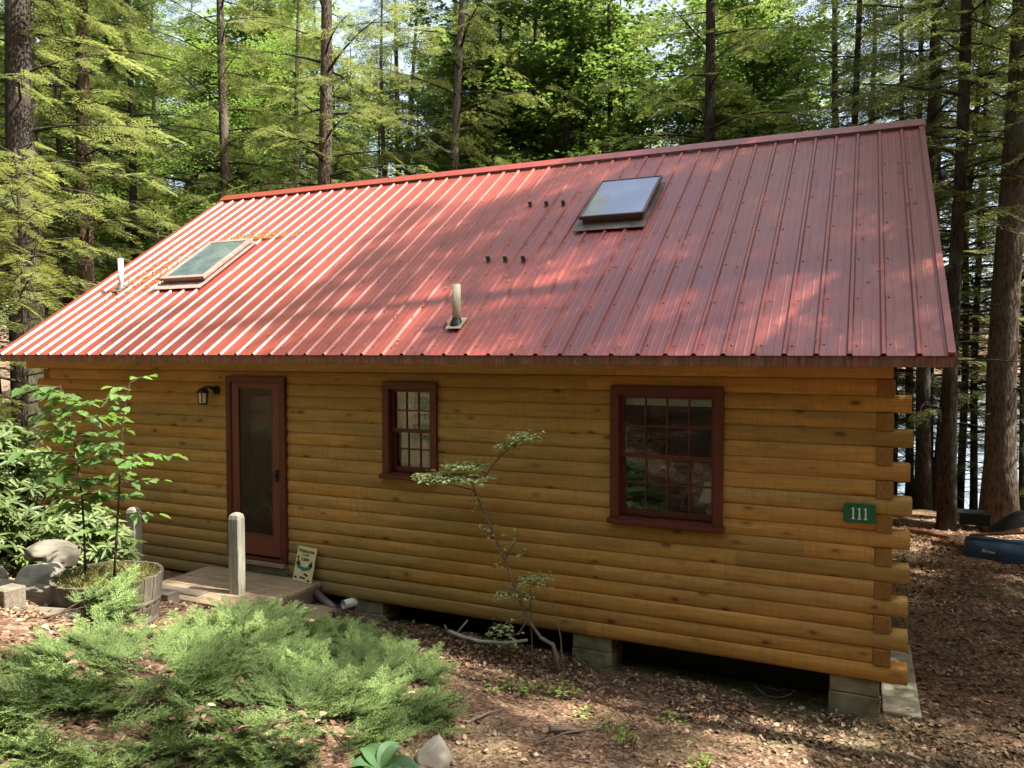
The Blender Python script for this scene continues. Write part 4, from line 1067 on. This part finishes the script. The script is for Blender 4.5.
link('foliage', poly_pairs_mesh('foliage', np.array(L), M['shrub']), lt)

# ------------------------------------------------------------------ juniper
def jun_spray(R, L):
    out = []
    def nl(p, d, l, w):
        s = np.cross(d, [R.uniform(-.5, .5), R.uniform(-.5, .5), 1]); s /= np.linalg.norm(s)
        out.append([p - s*w*.5, p + s*w*.5, p + d*l + s*w*.15, p + d*l - s*w*.15])
    for i in range(15):
        q = (i+.3)/15; base = np.array([q*L, 0, .10*L*q*q])
        for sg in (-1, 1):
            a = sg*radians(R.uniform(28, 50)); tl = L*.34*(1-q)**.8*R.uniform(.6, 1.2) + .02
            d = np.array([cos(a), sin(a), R.uniform(-.1, .45)]); d /= np.linalg.norm(d)
            nl(base, d, tl, .0045)
            k = max(2, int(tl/.016))
            for j in range(k):
                pp = base + d*tl*(j+.5)/k
                for s2 in (-1, 1):
                    aa = a + s2*radians(R.uniform(25, 50)); dd = np.array([cos(aa), sin(aa), R.uniform(-.2, .5)]); dd /= np.linalg.norm(dd)
                    nl(pp, dd, R.uniform(.014, .026)*1.15, .0062)
    return np.array(out)
R = random.Random(81)
JS = [jun_spray(R, .30) for _ in range(6)]; print('jun spray', len(JS[0]))
def in_poly(x, y, P):
    c = False; j = len(P)-1
    for i in range(len(P)):
        if (P[i][1] > y) != (P[j][1] > y) and x < (P[j][0]-P[i][0])*(y-P[i][1])/(P[j][1]-P[i][1]) + P[i][0]: c = not c
        j = i
    return c
def juniper(poly, cen, n, hgt, label, seed, holes=(), scl=(.55, 1.15)):
    R = random.Random(seed); cx, cy_ = cen[0]; root = empty('juniper', (cx, cy_, gz(cx, cy_)), 0, label, 'juniper', 'creeping junipers'); B = np.array(root.location)
    xs_ = [p[0] for p in poly]; ys_ = [p[1] for p in poly]; Q = []; st_ = MB(); k = 0; tries = 0
    while k < n and tries < n*30:
        tries += 1
        x, y = R.uniform(min(xs_), max(xs_)), R.uniform(min(ys_), max(ys_))
        if not in_poly(x, y, poly): continue
        if any((x-h[0])**2 + (y-h[1])**2 < h[2]**2*R.uniform(.6, 1.3) for h in holes): continue
        m = mnoise.noise(Vector((x*2.1, y*2.1, seed)))
        if m < -.12 and R.random() < .88: continue
        c = min(cen, key=lambda c_: (c_[0]-x)**2 + (c_[1]-y)**2)
        a = atan2(y-c[1], x-c[0]) + R.gauss(0, .55)
        lift = R.random()
        h = hgt*(.25 + .75*lift)*(.75 + .7*m)
        p = np.array([x, y, gz(x, y) + max(.02, h)])
        Q.append((JS[R.randrange(6)]*R.uniform(*scl)) @ rotm(a, R.uniform(-.1, .5), R.uniform(-.5, .5)).T + p - B)
        if k % 9 == 0:
            st_.tube([Vector((x - .35*cos(a), y - .35*sin(a), gz(x - .35*cos(a), y - .35*sin(a)))) - Vector(B), Vector(p - B)], [.009, .004], 4, cap=False)
        k += 1
    st_.build('stem', M['twigdark'], root); link('foliage', poly_mesh('foliage', np.concatenate(Q), M['juniper']), root)
juniper([(-4.5, -4.45), (-4.65, -3.9), (-4.75, -3.35), (-5.05, -2.6), (-5.35, -1.75), (-5.75, -1.3), (-5.45, -.95), (-4.6, -1.05), (-3.9, -1.37), (-3.25, -1.72), (-2.86, -2.18), (-2.62, -2.7), (-2.65, -3.15), (-2.7, -3.7), (-3.0, -4.2), (-3.3, -4.9), (-3.9, -5.0)],
        [(-4.4, -2.6), (-3.5, -2.4), (-4.2, -3.6), (-3.3, -3.3), (-5.1, -1.9)], 1950, .075, 'wide creeping green juniper covering the slope in front of the cabin', 82, holes=((-5.1, -2.85, .38), (-5.55, -1.9, .25), (-3.78, -3.35, .11), (-3.35, -4.05, .17), (-4.15, -4.15, .10), (-3.0, -3.45, .08)))
juniper([(-5.42, -3.32), (-5.15, -3.32), (-5.1, -3.05), (-5.35, -2.98)], [(-5.25, -3.4)], 30, .20, 'small juniper tuft rising against the front of the barrel', 83, scl=(.8, 1.3))

# ------------------------------------------------------------------ ground litter, seedlings, hosta, sticks
R = random.Random(91); L = []
def add_litter(n, x0, x1, y0, y1, ls, dens=None):
    k = 0
    while k < n:
        x, y = R.uniform(x0, x1), R.uniform(y0, y1)
        if -10.5 < x < .2 and .0 < y < 7.6: k += 1; continue
        if -7.4 < x < -5.64 and -1.13 < y < 0: k += 1; continue
        m = mnoise.noise(Vector((x*.8, y*.8, 4))) + .5*mnoise.noise(Vector((x*2.7, y*2.7, 9)))
        if m < -.05 and R.random() < .72: k += 1; continue
        if abs(x) < 3.2 and y < -1.6 and R.random() < .45: k += 1; continue
        p = np.array([x, y, gz(x, y) + .045*mnoise.noise(Vector((x*.9+3, y*.9, 2.1))) + R.uniform(.0, .02)])
        a = R.uniform(0, 6.3); d = np.array([cos(a), sin(a), R.uniform(-.25, .35)]); l = ls*R.uniform(.5, 1.3)
        L.append(leaf_poly(p, d, np.array([R.uniform(-.6, .6), R.uniform(-.6, .6), 1]), l, l*R.uniform(.35, .7), R.uniform(-.1, .35), R.uniform(-.3, .4))); k += 1
add_litter(24000, -8, 2.6, -5.2, 0, .045); add_litter(7000, -5, 2.0, -.95, -.05, .05); add_litter(7000, -6, 3, -10, -5.2, .075); add_litter(16000, .2, 4.2, -1.5, 8, .06); add_litter(3500, -7.6, -4.6, -3.9, -.9, .06)
Lj = []
for x, y, s_, n in ((-3.78, -3.35, .12, 14), (-3.35, -4.05, .2, 30), (-4.15, -4.15, .12, 12), (-3.0, -3.45, .10, 8)):   # leaves caught in the juniper hollows
    for i in range(n):
        a = R.uniform(0, 6.3); x_, y_ = x + s_*R.gauss(0, .6), y + s_*R.gauss(0, .6)
        L.append(leaf_poly(np.array([x_, y_, gz(x_, y_)+R.uniform(.05, .13)]), np.array([cos(a), sin(a), R.uniform(-.3, .3)]), np.array([R.uniform(-.5, .5), R.uniform(-.5, .5), 1]), R.uniform(.05, .10), R.uniform(.03, .05), .2, .2))
tag(link('leaf_litter', poly_pairs_mesh('leaf_litter', np.array(L), M['litter'])), kind='stuff')
L = []
for i in range(1500):                                        # dead needles lying on the roof near the left skylight and vent
    if i % 6 == 0: x, s_ = R.uniform(-10.6, .5), R.uniform(.05, 4.9)
    elif R.random() < .55: x, s_ = R.gauss(-9.75, .28), R.gauss(2.05, .35)
    else: x, s_ = R.gauss(-8.75, .4), 3.1 + abs(R.gauss(0, .13))
    p = np.array(RF(x, s_, .006 + R.uniform(0, .03))); a = R.uniform(0, 6.3)
    L.append(leaf_poly(p, np.array(RF(cos(a), sin(a), 0) - RF(0, 0, 0)), np.array([0, -ST, CT]), R.uniform(.03, .07), R.uniform(.012, .03), .1, .0))
tag(link('needle_litter', poly_pairs_mesh('needle_litter', np.array(L), M['needle'])), kind='stuff')
seed_lbl = ['leafy seedling patch on the dirt nearest the little tree', 'seedling with pale leaves in front of the bare pier', 'low green seedling at the middle of the leaf litter', 'seedling cluster right of the middle in the litter', 'small fern-like seedling at the lower edge of the litter', 'seedling beside the thin stick in the foreground', 'bright seedling tuft low at the right foreground']
for i, (x, y, n, w) in enumerate(((-2.68, -1.29, 60, .22), (-2.31, -1.12, 50, .20), (-1.62, -1.75, 26, .12), (-1.35, -1.15, 16, .14), (-1.46, -2.02, 20, .09), (-1.9, -1.55, 20, .12), (-.95, -2.05, 22, .10))):
    root = empty('seedling', (x, y, gz(x, y)), 0, seed_lbl[i], 'seedling', 'seedlings in the leaf litter'); L = []; s = MB()
    for j in range(n):
        a = R.uniform(0, 6.3); r = w*sqrt(R.random()); p = np.array([r*cos(a), r*sin(a), R.uniform(.02, .09)])
        if j % 4 == 0: s.tube([(p[0]*.7, p[1]*.7, -.02), p], [.003, .002], 4, cap=False)
        aa = R.uniform(0, 6.3); L.append(leaf_poly(p, np.array([cos(aa), sin(aa), R.uniform(-.1, .3)]), np.array([R.uniform(-.3, .3), R.uniform(-.3, .3), 1]), R.uniform(.03, .055), R.uniform(.018, .03), .1, .2))
    s.build('stem', M['twigdark'], root); link('foliage', poly_pairs_mesh('foliage', np.array(L), M['seedling']), root)
hs = empty('hosta', (-2.42, -3.62, gz(-2.42, -3.62)), 0, 'broad-leaved green plant at the lower edge left of the pale rock', 'plant'); 
b = MB()
for i, (a, l, w, el) in enumerate(((2.6, .24, .13, .5), (1.6, .20, .12, .7), (.4, .24, .14, .35), (3.6, .2, .12, .4), (-.6, .22, .13, .4), (5.0, .22, .13, .4), (1.1, .15, .09, 1.0))):
    n = 8; V = []; d = Vector((cos(a), sin(a), 0)); s_ = Vector((-sin(a), cos(a), 0))
    for k in range(n+1):
        q = k/n; wd = w*.5*sin(pi*min(1, q**.75*.98+.02))**.8; z = sin(el)*l*q*1.2 - .9*l*q*q*.55 + .03
        for j in (-1, -.5, 0, .5, 1): V.append(d*l*q + s_*wd*j + Vector((0, 0, z + .03*abs(j)*sin(pi*q))))
    b.add(V, [(k*5+j, k*5+j+1, k*5+j+6, k*5+j+5) for k in range(n) for j in range(4)], True)
b.build('leaf', M['hosta'], hs)
def stick(pts, r, label):
    b = MB(); P = [Vector((x, y, gz(x, y)+dz)) for x, y, dz in pts]; b.tube(P, [r*(1-.5*i/(len(P)-1)) for i in range(len(P))], 7)
    return tag(b.build('stick', M['twig']), label, 'stick', 'sticks on the ground')
stick([(-2.47, -2.50, .03), (-2.44, -2.2, .05), (-2.40, -1.86, .03)], .012, 'curved pale stick right of the juniper')
stick([(-1.98, -2.15, .03), (-1.87, -2.05, .035), (-1.80, -1.98, .03)], .022, 'short thick broken stick on the bare dirt')
stick([(-1.70, -1.72, .02), (-1.85, -2.15, .04), (-1.95, -2.5, .02)], .008, 'thin dark stick among the seedlings')
stick([(-1.1, -.55, .02), (-.8, -.75, .03), (-.45, -.8, .02)], .009, 'thin stick lying below the black hose')

# ------------------------------------------------------------------ blue covered box at the right
bb = empty('covered_box', (1.86, 5.45, gz(1.6, 5.2)), radians(-8), 'low box under a dark blue cover at the foot of the thickest right trunk', 'box')
b = MB(); P = []
nx2, ny2, nz2 = 14, 8, 5
def cov(u, v):   # closed tarp surface: u along, v around
    return None
prof2 = [(-.34, 0), (-.33, .16), (-.29, .30), (-.15, .335), (.1, .33), (.3, .29), (.36, .12), (.38, 0)]
V = []
for i in range(nx2+1):
    x = -.55 + 1.1*i/nx2
    e = 1 - .12*max(0, abs(i/nx2-.5)*2-.8)*5
    for (y, z) in prof2:
        nn = mnoise.noise(Vector((x*4, y*4, z*5)))*.03
        V.append((x + nn, y*e + nn, z*e*(1 - .18*max(0, x)) + (nn if z > 0 else 0)))
m_ = len(prof2)
b.add(V, [(i*m_+j, i*m_+j+1, (i+1)*m_+j+1, (i+1)*m_+j)[::-1] for i in range(nx2) for j in range(m_-1)], True)
b.add(V[:m_], [tuple(range(m_))]); b.add(V[-m_:], [tuple(reversed(range(m_)))])
b.build('cover', M['tarp'], bb)
b = MB(); MLg = Matrix.Translation((-.20, -.345, .17)) @ Matrix.Rotation(radians(6), 4, 'X') @ MS
for k, (x, w_) in enumerate(((-.10, .022), (-.07, .016), (-.04, .012), (-.02, .012), (0, .012), (.02, .012), (.04, .012), (.06, .012))):
    hh = .05 if k < 2 else .032; b.prism([(x, -hh/2 - x*.15), (x+w_, -hh/2 - x*.15), (x+w_+.014, hh/2 - x*.15), (x+.014, hh/2 - x*.15)], MLg, .006)
b.build('emblem', M['white'], bb); bb.scale = (.84, .84, .84)
pk = MB(); pk.box(-.42, .42, -.05, .05, 0, .025); pko = pk.build('plank', M['plank'], None, bevel=.004); pko.location = (1.85, 5.35, gz(1.6, 5.2)+.37); pko.rotation_euler = (0, radians(-9), radians(-5))
tag(pko, 'orange brown plank resting aslant on top of the blue cover', 'plank')
b = MB(); b.box(-.2, .2, -.15, .15, 0, .16); b.box(-.22, .22, -.17, .17, .16, .18); o = b.build('storage_tray', M['dark'], None, bevel=.02); o.location = (1.55, 5.95, gz(1.6, 5.9)+.36)
tag(o, 'black plastic tray behind the plank on the covered box', 'tray')
b = MB(); V = []
for i in range(9):
    for j in range(7):
        x, y = -.4+.1*i, -.3+.1*j; V.append((x, y, .42*math.exp(-(x*x+y*y)*7) + .05*mnoise.noise(Vector((x*5, y*5, 3)))))
b.add(V, [(i*7+j, (i+1)*7+j, (i+1)*7+j+1, i*7+j+1) for i in range(8) for j in range(6)], True)
o = b.build('black_tarp', M['dark']); o.location = (2.15, 5.95, gz(2.1, 5.9)+.2); tag(o, 'crumpled black tarp heaped at the right end of the covered box', 'tarp')
b = MB(); b.box(-.3, .3, -.05, .05, 0, .05); o = b.build('fallen_board', M['plank'], None, bevel=.006); o.location = (1.0, 6.45, gz(1.0, 6.4)+.01); o.rotation_euler = (0, 0, radians(-30)); tag(o, 'reddish board lying on the leaf litter past the log corner', 'board')
